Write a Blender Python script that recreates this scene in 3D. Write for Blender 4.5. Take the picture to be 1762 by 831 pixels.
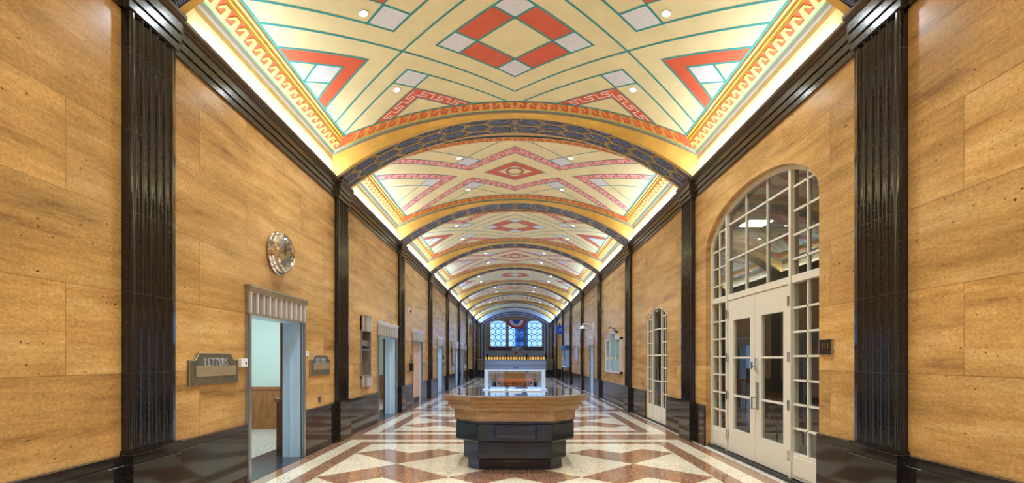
import bpy, bmesh, math, random
from mathutils import Vector, Matrix
random.seed(7)
S = bpy.context.scene
C = S.collection
for o in list(bpy.data.objects): bpy.data.objects.remove(o)
PI = math.pi
# ------------------------------------------------------------------ camera
cd = bpy.data.cameras.new('camera'); cam = bpy.data.objects.new('camera', cd); C.objects.link(cam)
cam.location = (0, 0, 1.5); cam.rotation_euler = (PI/2, 0, 0)
cd.sensor_width = 36; cd.lens = 875/1762*36
cd.shift_x = -5/1762; cd.shift_y = 201.5/1762
cd.clip_start = 0.05; cd.clip_end = 300
S.camera = cam
# ------------------------------------------------------------------ colour, world, light levels
S.view_settings.view_transform = 'Standard'; S.view_settings.look = 'None'
S.view_settings.gamma = 1; S.view_settings.use_curve_mapping = False
S.view_settings.exposure = 0.38
COVE_W = 38; SPOT_W = 104; WARM = (0.78, 0.91, 1.0); COOL = (0.34, 0.54, 1.0)
SKY_STRENGTH = 1.4; SKY_COL = (0.30, 0.55, 0.95)
w = bpy.data.worlds.new('sky'); S.world = w; w.use_nodes = True
bg = w.node_tree.nodes['Background']; bg.inputs[0].default_value = (*SKY_COL, 1); bg.inputs[1].default_value = SKY_STRENGTH

def area(name, loc, direction, sx, sy, power, col=WARM, portal=False, spread=PI):
    l = bpy.data.lights.new(name, 'AREA'); l.shape = 'RECTANGLE'; l.size = sx; l.size_y = sy
    l.energy = power; l.color = col; l.spread = spread
    o = bpy.data.objects.new(name, l); C.objects.link(o); o.location = loc
    z = -Vector(direction).normalized(); y = Vector((0, 1, 0)) if abs(z.y) < .5 and abs(z.z) > .5 else Vector((0, 0, 1))
    x = y.cross(z).normalized(); y = z.cross(x)
    o.rotation_euler = Matrix((x, y, z)).transposed().to_euler()
    if portal: l.cycles.is_portal = True
    return o

# ------------------------------------------------------------------ materials
def lin(c):
    return tuple((x/255/12.92 if x/255 <= .04045 else ((x/255+.055)/1.055)**2.4) for x in c)
MATS = {}
def mat(name, col, rough=.5, metal=0.0, var=0.0, scale=20, bump=0.0, coat=0.0, spec=.5):
    if name in MATS: return MATS[name]
    m = bpy.data.materials.new(name); m.use_nodes = True; nt = m.node_tree; b = nt.nodes['Principled BSDF']
    c = lin(col); b.inputs['Base Color'].default_value = (*c, 1)
    b.inputs['Roughness'].default_value = rough; b.inputs['Metallic'].default_value = metal
    b.inputs['Specular IOR Level'].default_value = spec
    if coat: b.inputs['Coat Weight'].default_value = coat; b.inputs['Coat Roughness'].default_value = .05
    if var or bump:
        tc = nt.nodes.new('ShaderNodeTexCoord'); n = nt.nodes.new('ShaderNodeTexNoise'); n.inputs['Scale'].default_value = scale
        n.inputs['Detail'].default_value = 5
        nt.links.new(tc.outputs['Object'], n.inputs['Vector'])
        if var:
            r = nt.nodes.new('ShaderNodeValToRGB'); r.color_ramp.elements[0].position = .3; r.color_ramp.elements[1].position = .7
            r.color_ramp.elements[0].color = (*[x*(1-var) for x in c], 1); r.color_ramp.elements[1].color = (*[min(1, x*(1+var)) for x in c], 1)
            nt.links.new(n.outputs['Fac'], r.inputs['Fac']); nt.links.new(r.outputs['Color'], b.inputs['Base Color'])
        if bump:
            bp = nt.nodes.new('ShaderNodeBump'); bp.inputs['Strength'].default_value = bump; bp.inputs['Distance'].default_value = .01
            nt.links.new(n.outputs['Fac'], bp.inputs['Height']); nt.links.new(bp.outputs['Normal'], b.inputs['Normal'])
    MATS[name] = m; return m

def mat_emit(name, col, st):
    m = bpy.data.materials.new(name); m.use_nodes = True; b = m.node_tree.nodes['Principled BSDF']
    b.inputs['Base Color'].default_value = (*lin(col), 1)
    b.inputs['Emission Color'].default_value = (*lin(col), 1); b.inputs['Emission Strength'].default_value = st
    MATS[name] = m; return m

def mat_glass(name, tint=(1, 1, 1), ior=1.5, rough=0.0):
    m = bpy.data.materials.new(name); m.use_nodes = True; nt = m.node_tree; nt.nodes.clear()
    out = nt.nodes.new('ShaderNodeOutputMaterial'); mx = nt.nodes.new('ShaderNodeMixShader')
    t = nt.nodes.new('ShaderNodeBsdfTransparent'); g = nt.nodes.new('ShaderNodeBsdfGlossy'); f = nt.nodes.new('ShaderNodeFresnel')
    ge = nt.nodes.new('ShaderNodeNewGeometry'); mi = nt.nodes.new('ShaderNodeMapRange'); mi.inputs['To Min'].default_value = ior; mi.inputs['To Max'].default_value = 1/ior
    nt.links.new(ge.outputs['Backfacing'], mi.inputs['Value']); nt.links.new(mi.outputs[0], f.inputs['IOR'])
    t.inputs[0].default_value = (*tint, 1); g.inputs['Roughness'].default_value = rough; f.inputs['IOR'].default_value = ior
    nt.links.new(f.outputs[0], mx.inputs[0]); nt.links.new(t.outputs[0], mx.inputs[1]); nt.links.new(g.outputs[0], mx.inputs[2])
    nt.links.new(mx.outputs[0], out.inputs['Surface']); MATS[name] = m; return m

def N(nt, t, **k):
    n = nt.nodes.new(t)
    for a, v in k.items(): setattr(n, a, v)
    return n

def mat_travertine(name, tone=1.0, joints=True):
    """honey travertine: blocks in running courses, horizontal banding, dark pits"""
    m = bpy.data.materials.new(name); m.use_nodes = True; nt = m.node_tree; b = nt.nodes['Principled BSDF']; L = nt.links.new
    tc = N(nt, 'ShaderNodeTexCoord'); sp = N(nt, 'ShaderNodeSeparateXYZ'); L(tc.outputs['Object'], sp.inputs[0])
    def vec(ys, zs, xo=0.0, yo=0.0, third=None):
        cb = N(nt, 'ShaderNodeCombineXYZ')
        a = N(nt, 'ShaderNodeMath', operation='MULTIPLY_ADD'); a.inputs[1].default_value = ys; a.inputs[2].default_value = xo; L(sp.outputs['Y'], a.inputs[0])
        c = N(nt, 'ShaderNodeMath', operation='MULTIPLY_ADD'); c.inputs[1].default_value = zs; c.inputs[2].default_value = yo; L(sp.outputs['Z'], c.inputs[0])
        L(a.outputs[0], cb.inputs[0]); L(c.outputs[0], cb.inputs[1]); L(sp.outputs['X'], cb.inputs[2]); return cb
    br = N(nt, 'ShaderNodeTexBrick'); br.offset = .37; br.offset_frequency = 2
    v = vec(1, 1, 30*2.4885-3.69+.0, -.70+6.76); L(v.outputs[0], br.inputs['Vector'])
    br.inputs['Scale'].default_value = 1; br.inputs['Brick Width'].default_value = 2.4885; br.inputs['Row Height'].default_value = .676
    br.inputs['Mortar Size'].default_value = .0035; br.inputs['Mortar Smooth'].default_value = .1; br.inputs['Bias'].default_value = 0
    br.inputs['Color1'].default_value = (0, 0, 0, 1); br.inputs['Color2'].default_value = (1, 1, 1, 1); br.inputs['Mortar'].default_value = (.5, .5, .5, 1)
    # per block shift of the banding
    n0 = N(nt, 'ShaderNodeVectorMath', operation='MULTIPLY_ADD'); n0.inputs[1].default_value = (3, 7, 5)
    L(br.outputs['Color'], n0.inputs[0]); vb = vec(.5, 4.6); L(vb.outputs[0], n0.inputs[2])
    n1 = N(nt, 'ShaderNodeTexNoise'); n1.inputs['Scale'].default_value = 1.1; n1.inputs['Detail'].default_value = 8; n1.inputs['Roughness'].default_value = .72
    n1.inputs['Distortion'].default_value = .12
    L(n0.outputs[0], n1.inputs['Vector'])
    ra = N(nt, 'ShaderNodeValToRGB'); cr = ra.color_ramp
    cols = [(.29, (134, 96, 56)), (.41, (182, 136, 76)), (.54, (204, 156, 90)), (.70, (218, 178, 116))]
    if not joints: cols = [(p, (c[0]*.96, c[1]*.98, c[2]*1.12)) for p, c in cols]
    cr.elements[0].position = cols[0][0]; cr.elements[1].position = cols[-1][0]
    for p, c in cols[1:-1]: cr.elements.new(p)
    for e, (p, c) in zip(cr.elements, cols): e.color = (*[x*tone for x in lin(c)], 1)
    L(n1.outputs['Fac'], ra.inputs['Fac'])
    # fine grain
    n2 = N(nt, 'ShaderNodeTexNoise'); n2.inputs['Scale'].default_value = 34; n2.inputs['Detail'].default_value = 8; n2.inputs['Roughness'].default_value = .7; v2 = vec(1, 1.5); L(v2.outputs[0], n2.inputs['Vector'])
    mr = N(nt, 'ShaderNodeMapRange'); mr.inputs['From Min'].default_value = .3; mr.inputs['From Max'].default_value = .7; mr.inputs['To Min'].default_value = .68; mr.inputs['To Max'].default_value = 1.2
    L(n2.outputs['Fac'], mr.inputs['Value'])
    mb = N(nt, 'ShaderNodeMapRange'); mb.inputs['To Min'].default_value = .88; mb.inputs['To Max'].default_value = 1.08; L(br.outputs['Color'], mb.inputs['Value'])
    m0 = N(nt, 'ShaderNodeMath', operation='MULTIPLY'); L(mr.outputs[0], m0.inputs[0]); L(mb.outputs[0], m0.inputs[1])
    n4 = N(nt, 'ShaderNodeTexNoise'); n4.inputs['Scale'].default_value = 2.6; n4.inputs['Detail'].default_value = 5; v4 = vec(.8, 1.3); L(v4.outputs[0], n4.inputs['Vector'])
    m4 = N(nt, 'ShaderNodeMapRange'); m4.inputs['From Min'].default_value = .3; m4.inputs['From Max'].default_value = .7; m4.inputs['To Min'].default_value = .84; m4.inputs['To Max'].default_value = 1.1; L(n4.outputs['Fac'], m4.inputs['Value'])
    mm = N(nt, 'ShaderNodeMath', operation='MULTIPLY'); L(m0.outputs[0], mm.inputs[0]); L(m4.outputs[0], mm.inputs[1])
    mc = N(nt, 'ShaderNodeVectorMath', operation='SCALE'); L(ra.outputs['Color'], mc.inputs[0]); L(mm.outputs[0], mc.inputs['Scale'])
    # pits
    n3 = N(nt, 'ShaderNodeTexNoise'); n3.inputs['Scale'].default_value = 24; n3.inputs['Detail'].default_value = 4; v3 = vec(1, 1.6); L(v3.outputs[0], n3.inputs['Vector'])
    r3 = N(nt, 'ShaderNodeValToRGB'); r3.color_ramp.elements[0].position = .675; r3.color_ramp.elements[1].position = .73; L(n3.outputs['Fac'], r3.inputs['Fac'])
    mp = N(nt, 'ShaderNodeMix', data_type='RGBA'); L(r3.outputs['Color'], mp.inputs['Factor']); L(mc.outputs[0], mp.inputs['A']); mp.inputs['B'].default_value = (*lin((84, 52, 26)), 1)
    mj = N(nt, 'ShaderNodeMix', data_type='RGBA')
    fj = N(nt, 'ShaderNodeMath', operation='MULTIPLY'); fj.inputs[1].default_value = .55 if joints else 0; L(br.outputs['Fac'], fj.inputs[0])
    L(fj.outputs[0], mj.inputs['Factor']); L(mp.outputs['Result'], mj.inputs['A']); mj.inputs['B'].default_value = (*lin((110, 74, 40)), 1)
    L(mj.outputs['Result'], b.inputs['Base Color'])
    b.inputs['Roughness'].default_value = .24; b.inputs['Specular IOR Level'].default_value = .5
    bp = N(nt, 'ShaderNodeBump'); bp.inputs['Strength'].default_value = .12; bp.inputs['Distance'].default_value = .002
    L(n2.outputs['Fac'], bp.inputs['Height']); L(bp.outputs['Normal'], b.inputs['Normal'])
    MATS[name] = m; return m

def mat_marble(name, dark, light, rough=.1, joint=True):
    m = bpy.data.materials.new(name); m.use_nodes = True; nt = m.node_tree; b = nt.nodes['Principled BSDF']; L = nt.links.new
    tc = N(nt, 'ShaderNodeTexCoord'); n = N(nt, 'ShaderNodeTexNoise'); n.inputs['Scale'].default_value = 55; n.inputs['Detail'].default_value = 6; n.inputs['Roughness'].default_value = .7
    L(tc.outputs['Object'], n.inputs['Vector'])
    r = N(nt, 'ShaderNodeValToRGB'); r.color_ramp.elements[0].position = .42; r.color_ramp.elements[1].position = .72
    r.color_ramp.elements[0].color = (*lin(dark), 1); r.color_ramp.elements[1].color = (*lin(light), 1); L(n.outputs['Fac'], r.inputs['Fac'])
    b.inputs['Roughness'].default_value = rough; b.inputs['Specular IOR Level'].default_value = .6
    if joint:   # hair-thin joints between the marble blocks
        g = N(nt, 'ShaderNodeNewGeometry'); sp = N(nt, 'ShaderNodeSeparateXYZ'); L(g.outputs['Position'], sp.inputs[0])
        a = N(nt, 'ShaderNodeMath', operation='MULTIPLY_ADD'); a.inputs[1].default_value = 1/.676; a.inputs[2].default_value = -.70/.676+8; L(sp.outputs['Z'], a.inputs[0])
        f = N(nt, 'ShaderNodeMath', operation='FRACT'); L(a.outputs[0], f.inputs[0]); c = N(nt, 'ShaderNodeMath', operation='LESS_THAN'); c.inputs[1].default_value = .006; L(f.outputs[0], c.inputs[0])
        mx = N(nt, 'ShaderNodeMix', data_type='RGBA'); L(c.outputs[0], mx.inputs['Factor']); L(r.outputs['Color'], mx.inputs['A']); mx.inputs['B'].default_value = (*lin((70, 62, 54)), 1); L(mx.outputs['Result'], b.inputs['Base Color'])
    else: L(r.outputs['Color'], b.inputs['Base Color'])
    MATS[name] = m; return m

def mat_terrazzo(name, base, chips, rough=.13, coat=.5):
    m = bpy.data.materials.new(name); m.use_nodes = True; nt = m.node_tree; b = nt.nodes['Principled BSDF']; L = nt.links.new
    tc = N(nt, 'ShaderNodeTexCoord'); vo = N(nt, 'ShaderNodeTexVoronoi'); vo.inputs['Scale'].default_value = 75; L(tc.outputs['Object'], vo.inputs['Vector'])
    sx = N(nt, 'ShaderNodeSeparateColor'); L(vo.outputs['Color'], sx.inputs[0])
    r = N(nt, 'ShaderNodeValToRGB'); r.color_ramp.interpolation = 'CONSTANT'
    cs = [base]+list(chips); pos = [0, .45, .65, .82, .93][:len(cs)]
    r.color_ramp.elements[0].position = 0; r.color_ramp.elements[1].position = pos[1]
    for p in pos[2:]: r.color_ramp.elements.new(p)
    for e, c in zip(r.color_ramp.elements, cs): e.color = (*lin(c), 1)
    L(sx.outputs[0], r.inputs['Fac']); 
    n = N(nt, 'ShaderNodeTexNoise'); n.inputs['Scale'].default_value = 1.7; n.inputs['Detail'].default_value = 3; L(tc.outputs['Object'], n.inputs['Vector'])
    mr = N(nt, 'ShaderNodeMapRange'); mr.inputs['From Min'].default_value = .3; mr.inputs['From Max'].default_value = .7; mr.inputs['To Min'].default_value = .9; mr.inputs['To Max'].default_value = 1.06; L(n.outputs['Fac'], mr.inputs['Value'])
    sc = N(nt, 'ShaderNodeVectorMath', operation='SCALE'); L(r.outputs['Color'], sc.inputs[0]); L(mr.outputs[0], sc.inputs['Scale']); L(sc.outputs[0], b.inputs['Base Color'])
    b.inputs['Roughness'].default_value = rough; b.inputs['Coat Weight'].default_value = coat; b.inputs['Coat Roughness'].default_value = .06
    MATS[name] = m; return m

def mat_wood(name, a, c, rough=.35, axis='Z', scale=6):
    m = bpy.data.materials.new(name); m.use_nodes = True; nt = m.node_tree; b = nt.nodes['Principled BSDF']; L = nt.links.new
    tc = N(nt, 'ShaderNodeTexCoord'); mp = N(nt, 'ShaderNodeMapping'); L(tc.outputs['Object'], mp.inputs[0])
    s = {'X': (.12, 1, 1), 'Y': (1, .12, 1), 'Z': (1, 1, .12)}[axis]; mp.inputs['Scale'].default_value = s
    n = N(nt, 'ShaderNodeTexNoise'); n.inputs['Scale'].default_value = scale*4; n.inputs['Detail'].default_value = 6; n.inputs['Distortion'].default_value = .6; L(mp.outputs[0], n.inputs['Vector'])
    r = N(nt, 'ShaderNodeValToRGB'); r.color_ramp.elements[0].position = .3; r.color_ramp.elements[1].position = .7
    r.color_ramp.elements[0].color = (*lin(a), 1); r.color_ramp.elements[1].color = (*lin(c), 1); L(n.outputs['Fac'], r.inputs['Fac']); L(r.outputs['Color'], b.inputs['Base Color'])
    b.inputs['Roughness'].default_value = rough; MATS[name] = m; return m

TRAV = mat_travertine('travertine'); TRAVP = mat_travertine('travertine_plain', .95, False)
MARB = mat_marble('black_marble', (24, 20, 19), (52, 44, 38), .09)
MARBC = mat_marble('cornice_marble', (48, 43, 34), (84, 76, 60), .17, False)
CREAM = mat_terrazzo('terrazzo_cream', (244, 230, 200), [(230, 208, 168), (242, 230, 204), (190, 156, 112), (244, 234, 212)])
BROWN = mat_terrazzo('terrazzo_brown', (158, 112, 84), [(140, 94, 68), (180, 134, 102), (120, 80, 60), (202, 166, 134)])
ROOMF = mat_terrazzo('terrazzo_room', (214, 206, 190), [(190, 180, 160), (232, 228, 216), (160, 150, 130)], .3, .1)
YEL = mat('paint_yellow', (236, 225, 180), .55, var=.06, scale=3)
TEAL = mat('paint_teal', (40, 148, 152), .5, var=.08, scale=8)
RED = mat('paint_red', (212, 92, 58), .5, var=.07, scale=5)
PINKR = mat('paint_rose', (218, 110, 110), .5, var=.06, scale=5)
PINK = mat('paint_pink', (248, 222, 222), .5)
SILV = mat('silver_leaf', (226, 228, 238), .45, .15, var=.08, scale=30)
GOLD = mat('gold_leaf', (218, 174, 86), .36, .4, var=.14, scale=4)
GOLDD = mat('gold_moulding', (216, 172, 80), .35, .45, var=.1, scale=9)
GOLDY = mat('gold_relief', (236, 208, 124), .35, .3, var=.12, scale=14)
BRZ = mat('cornice_bronze', (78, 56, 34), .35, .2, var=.2, scale=12)
GREY = mat('moulding_grey', (128, 122, 108), .4, .2)
MINT = mat('moulding_green', (116, 182, 134), .5)
NAVY = mat('ornament_ground', (40, 52, 78), .18, .2, var=.2, scale=30)
LEAFB = mat('ornament_leaf', (132, 142, 166), .2, .5, var=.5, scale=42, bump=.8)
BLUE = mat('ornament_blue', (36, 104, 160), .35, .1)
ALU = mat('aluminium', (176, 180, 186), .26, .85, var=.05, scale=5)
RIBM = mat('bright_rib', (226, 226, 232), .3, .35)
LINING = mat('lining_daylight', (192, 216, 236), .3, .0)  # aluminium reveals, with the bluish daylight they reflect put into the colour
ALUD = mat('aluminium_aged', (176, 164, 144), .3, .7, var=.12, scale=10)
CHROME = mat('chrome', (225, 225, 228), .1, 1.0)
NICKEL = mat('bronze_nickel', (132, 126, 106), .34, .75, var=.18, scale=12)
FLAP = mat('nickel_flap', (186, 168, 138), .3, .6, var=.06, scale=14)
CREAMP = mat('cream_paint', (214, 204, 182), .35)
WHITE = mat('white_plastic', (228, 226, 220), .4)
WALLG = mat('room_wall_paint', (206, 220, 204), .7)
BLK = mat('black_plastic', (24, 22, 22), .35)
BRASS = mat('brass', (200, 150, 60), .25, .9)
OAK = mat_wood('oak', (134, 82, 40), (178, 118, 62)); OAKX = mat_wood('oak_rail', (150, 74, 34), (186, 100, 50), axis='X')
DWOOD = mat_wood('dark_wood', (92, 50, 24), (132, 78, 42)); SLATW = mat_wood('slat_wood', (150, 122, 96), (204, 172, 130), .25)
TILE = mat('slate_tile', (44, 50, 56), .2, var=.25, scale=6)
GLASS = mat_glass('clear_glass', (.93, .96, .95), 1.52)
GLASSD = mat_glass('door_glass', (.74, .80, .78), 1.75)
GLASSU = mat_glass('transom_glass', (.45, .48, .45), 3.0)
GLASSW = mat_glass('window_glass', (.86, .92, 1.0), 1.45)
STONE = mat_travertine('desk_stone', .72, False)
DESKB = mat_marble('desk_black', (16, 16, 22), (36, 33, 40), .12, False)
STEELB = mat('pale_cladding', (176, 190, 210), .3, .2)
REDP = mat('red_paint', (206, 56, 48), .5); WHITEP = mat('white_cloth', (236, 236, 240), .7); BLUEP = mat('blue_cloth', (44, 86, 170), .6)
LENS = mat_emit('lamp_lens', (255, 250, 240), 40); TUBE = mat_emit('lamp_tube', (255, 232, 196), 6)
LANT = mat_emit('lantern_glow', (236, 180, 84), .75)

# ------------------------------------------------------------------ mesh helpers
def tag(o, label=None, cat=None, group=None, kind=None):
    if label: o['label'] = label
    if cat: o['category'] = cat
    if group: o['group'] = group
    if kind: o['kind'] = kind
    return o
LOC = {}
def empty(name, loc, label, cat, group=None, kind=None):
    o = bpy.data.objects.new(name, None); C.objects.link(o); o.location = loc; LOC[o.name] = Vector(loc); o.empty_display_size = .1
    return tag(o, label, cat, group, kind)

class MB:
    """collects shapes in world coordinates and links them as one mesh"""
    def __init__(s): s.v = []; s.f = []; s.m = []
    def add(s, v, f, mi=0):
        b = len(s.v); s.v += [tuple(p) for p in v]; s.f += [[b+i for i in q] for q in f]; s.m += [mi]*len(f); return s
    def box(s, x0, x1, y0, y1, z0, z1, mi=0):
        x0, x1 = sorted((x0, x1)); y0, y1 = sorted((y0, y1)); z0, z1 = sorted((z0, z1))
        v = [(x, y, z) for x in (x0, x1) for y in (y0, y1) for z in (z0, z1)]
        return s.add(v, [(0, 1, 3, 2), (4, 6, 7, 5), (0, 4, 5, 1), (2, 3, 7, 6), (0, 2, 6, 4), (1, 5, 7, 3)], mi)
    def loft(s, rings, mi=0, caps=True):
        n = len(rings[0]); v = [p for r in rings for p in r]; f = []
        for k in range(len(rings)-1):
            for i in range(n):
                j = (i+1) % n; f.append((k*n+i, k*n+j, (k+1)*n+j, (k+1)*n+i))
        if caps: f.append(tuple(range(n-1, -1, -1))); f.append(tuple((len(rings)-1)*n+i for i in range(n)))
        return s.add(v, f, mi)
    def prism(s, poly, fn, a, b, mi=0):   # fn(p, t) -> xyz
        return s.loft([[fn(p, a) for p in poly], [fn(p, b) for p in poly]], mi)
    def sheet(s, rows, mi=0):             # open grid of rows of points
        n = len(rows[0]); v = [p for r in rows for p in r]
        return s.add(v, [(k*n+i, k*n+i+1, (k+1)*n+i+1, (k+1)*n+i) for k in range(len(rows)-1) for i in range(n-1)], mi)
    def tube(s, p0, p1, r, n=12, mi=0, r1=None):
        p0, p1 = Vector(p0), Vector(p1); d = (p1-p0).normalized(); a = d.orthogonal().normalized(); b = d.cross(a); r1 = r if r1 is None else r1
        return s.loft([[p+(a*math.cos(t)+b*math.sin(t))*q for t in [2*PI*i/n for i in range(n)]] for p, q in ((p0, r), (p1, r1))], mi)
    def lathe(s, c, axis, prof, n=40, mi=0):  # prof: (radius, height along axis)
        c = Vector(c); d = Vector(axis).normalized(); a = d.orthogonal().normalized(); b = d.cross(a)
        return s.loft([[c+d*h+(a*math.cos(2*PI*i/n)+b*math.sin(2*PI*i/n))*max(r, 1e-4) for i in range(n)] for r, h in prof], mi)
    def build(s, name, mats, parent=None, smooth=False, recalc=True, bevel=0.0):
        me = bpy.data.meshes.new(name); off = LOC.get(parent.name, Vector()) if parent else Vector()
        if parent and getattr(parent, 'parent', None): off = LOC.get(parent.name, LOC.get(parent.parent.name, Vector()))
        me.from_pydata([(x-off.x, y-off.y, z-off.z) for x, y, z in s.v], [], s.f)
        for m in (mats if isinstance(mats, (list, tuple)) else [mats]): me.materials.append(m)
        me.polygons.foreach_set('material_index', s.m)
        if recalc:
            bm = bmesh.new(); bm.from_mesh(me); bmesh.ops.recalc_face_normals(bm, faces=bm.faces); bm.to_mesh(me); bm.free()
        o = bpy.data.objects.new(name, me); C.objects.link(o)
        if parent: o.parent = parent; LOC[o.name] = off
        if smooth:
            me.shade_smooth()
            md = o.modifiers.new('split', 'EDGE_SPLIT'); md.split_angle = math.radians(35)
        if bevel:
            md = o.modifiers.new('edge', 'BEVEL'); md.width = bevel; md.segments = 2; md.limit_method = 'ANGLE'
        return o
def struct(o): o['kind'] = 'structure'; return o

class Flat:
    """painted or inlaid shapes laid out flat in (u, v), then wrapped on a surface by fn(u, v, h)"""
    def __init__(s): s.bm = bmesh.new()
    def poly(s, pts, mi, h):
        vs = [s.bm.verts.new((p[0], p[1], h)) for p in pts]
        f = s.bm.faces.new(vs); f.material_index = mi; return s
    def rect(s, u0, u1, v0, v1, mi, h): return s.poly([(u0, v0), (u1, v0), (u1, v1), (u0, v1)], mi, h)
    def line(s, pts, w, mi, h, closed=False):
        pts = [Vector(p) for p in pts]; n = len(pts)
        segs = [(pts[i], pts[(i+1) % n]) for i in range(n if closed else n-1)]
        for k, (a, b) in enumerate(segs):
            d = (b-a); 
            if d.length < 1e-6: continue
            d.normalize(); e = Vector((-d.y, d.x))*w/2; a2 = a-d*w*.42; b2 = b+d*w*.42
            s.poly([a2-e, b2-e, b2+e, a2+e], mi, h+k*2e-5)
        return s
    def sym(s, what, pts, *a):   # the four mirror images
        for sx in (1, -1):
            for sy in (1, -1): getattr(s, what)([(sx*p[0], sy*p[1]) for p in pts], *a)
    def mesh(s, name, mats, fn, clip=None, cuts=()):
        bm = s.bm
        def bis(co, no, outer=False):
            bmesh.ops.bisect_plane(bm, geom=bm.verts[:]+bm.edges[:]+bm.faces[:], plane_co=co, plane_no=no, clear_outer=outer, dist=1e-6)
        if clip:
            u0, u1, v0, v1 = clip
            bis((u1, 0, 0), (1, 0, 0), True); bis((u0, 0, 0), (-1, 0, 0), True); bis((0, v1, 0), (0, 1, 0), True); bis((0, v0, 0), (0, -1, 0), True)
        for c in cuts: bis((c, 0, 0), (1, 0, 0))
        bmesh.ops.triangulate(bm, faces=[f for f in bm.faces if len(f.verts) > 4])
        for v in bm.verts: v.co = fn(v.co.x, v.co.y, v.co.z)
        me = bpy.data.meshes.new(name); bm.to_mesh(me); bm.free()
        for m in mats: me.materials.append(m)
        return me

# ------------------------------------------------------------------ main dimensions
W = 3.26; P = 4.977; H0 = 4.40
RIBS = [9.47+P*(k-2) for k in range(-1, 9)]+[43.05]
PILA = [y-.28 for y in RIBS]
Y0 = -6.2; Y1 = 48.3
def arc(ap, xe, ze):
    r = ap-ze; R = (xe*xe+r*r)/(2*r)
    return lambda x: ap-(R-math.sqrt(max(R*R-x*x, 0)))
zA = arc(5.951, 2.957, 5.36); zB = arc(5.905, 3.19, 5.18); zC = arc(5.865, 3.245, 5.10)
zD = arc(5.848, 3.245, 4.72); zE = arc(5.833, 3.2, 4.757)

# ------------------------------------------------------------------ floor
fl = Flat()
fl.rect(-3.6, 3.6, Y0, Y1+.2, 0, 0)
k = -3
for k in range(-3, 8):
    c = 7.24+P*k
    if c-2.16 < Y0: continue
    if c+2.16 > 44.5: break
    fl.rect(-3.01, 3.01, c-2.16, c+2.16, 1, .0006); fl.rect(-2.755, 2.755, c-1.93, c+1.93, 0, .0012); fl.rect(-2.52, 2.52, c-1.69, c+1.69, 1, .0018)
    for ox in (-1.68, 0, 1.68):
        for sy in (1, -1):
            fl.poly([(ox+a, c+sy*b) for a, b in ((-.84, .82), (-.42, 1.19), (0, .82), (.42, 1.19), (.84, .82), (0, 0))], 0, .0024)
me = fl.mesh('floor', [BROWN, CREAM], lambda u, v, h: (u, v, h))
for p in me.polygons:
    if p.normal.z < 0: p.flip()
floor = bpy.data.objects.new('floor', me); C.objects.link(floor); struct(floor)
MB().box(-8.2, 8.2, Y0-.3, Y1+.4, -.25, -.02).build('floor_slab', TILE)['kind'] = 'structure'

# ------------------------------------------------------------------ walls
# opening: (y0, y1, z0, head(y) -> z)
def flat_head(z): return lambda y: z
def ell_head(y0, y1, zs, za):
    c, a = (y0+y1)/2, (y1-y0)/2
    return lambda y: zs+(za-zs)*math.sqrt(max(0, 1-((y-c)/a)**2))
def seg_head(y0, y1, zs, za):
    f = arc(za, (y1-y0)/2, zs); c = (y0+y1)/2
    return lambda y: f(y-c)
DOORZ = 2.05
BIGD = (5.45, 8.68, 0, ell_head(5.45, 8.68, 3.30, 3.97)); SMALLD = (10.88, 12.62, 0, seg_head(10.88, 12.62, 2.46, 2.70))
ALC = (35.9, 38.7)
OPEN_L = [(6.22, 7.76, 0, flat_head(DOORZ)), (10.76, 11.37, 1.08, flat_head(2.2)), (12.08, 13.86, 0, flat_head(DOORZ)), (16.12, 17.70, 0, flat_head(2.08)),
          (21.25, 22.65, 0, flat_head(2.08)), (25.85, 26.5, 1.0, flat_head(2.2)), (27.6, 28.85, 0, flat_head(2.08)), (30.6, 31.7, 0, flat_head(2.08)), (32.5, 33.2, 1.0, flat_head(2.2)),
          (*ALC, 0, ell_head(*ALC, 3.2, 4.15)), (44.0, 46.0, 0, ell_head(44, 46, 3.2, 4.15))]
OPEN_R = [BIGD, SMALLD, (20.9, 21.9, 0, flat_head(2.08)), (24.45, 25.5, 0, flat_head(2.70)), (*ALC, 0, ell_head(*ALC, 3.2, 4.15)), (44.0, 46.0, 0, ell_head(44, 46, 3.2, 4.15))]
WT = .27
def wall(name, s, opens):
    m = MB(); xi, xo = s*W, s*(W+WT); top = 5.3
    def piece(ya, yb, z0a, z0b, z1a, z1b):
        v = [(x, y, z) for x in (xi, xo) for y, z in ((ya, z0a), (yb, z0b), (yb, z1b), (ya, z1a))]
        m.add(v, [(0, 1, 2, 3), (7, 6, 5, 4), (0, 4, 5, 1), (1, 5, 6, 2), (2, 6, 7, 3), (3, 7, 4, 0)])
    y = Y0
    for a, b, z0, hd in sorted(opens):
        piece(y, a, 0, 0, top, top)
        n = 1 if hd(a) == hd((a+b)/2) else 28
        ys = [a+(b-a)*(.5-.5*math.cos(PI*i/n)) for i in range(n+1)]
        for i in range(n): piece(ys[i], ys[i+1], hd(ys[i]), hd(ys[i+1]), top, top)
        if z0 > 0: piece(a, b, 0, 0, z0, z0)
        y = b
    piece(y, Y1+.3, 0, 0, top, top)
    return struct(m.build(name, TRAV, recalc=True))
wall('wall_left', -1, OPEN_L); wall('wall_right', 1, OPEN_R)

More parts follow.
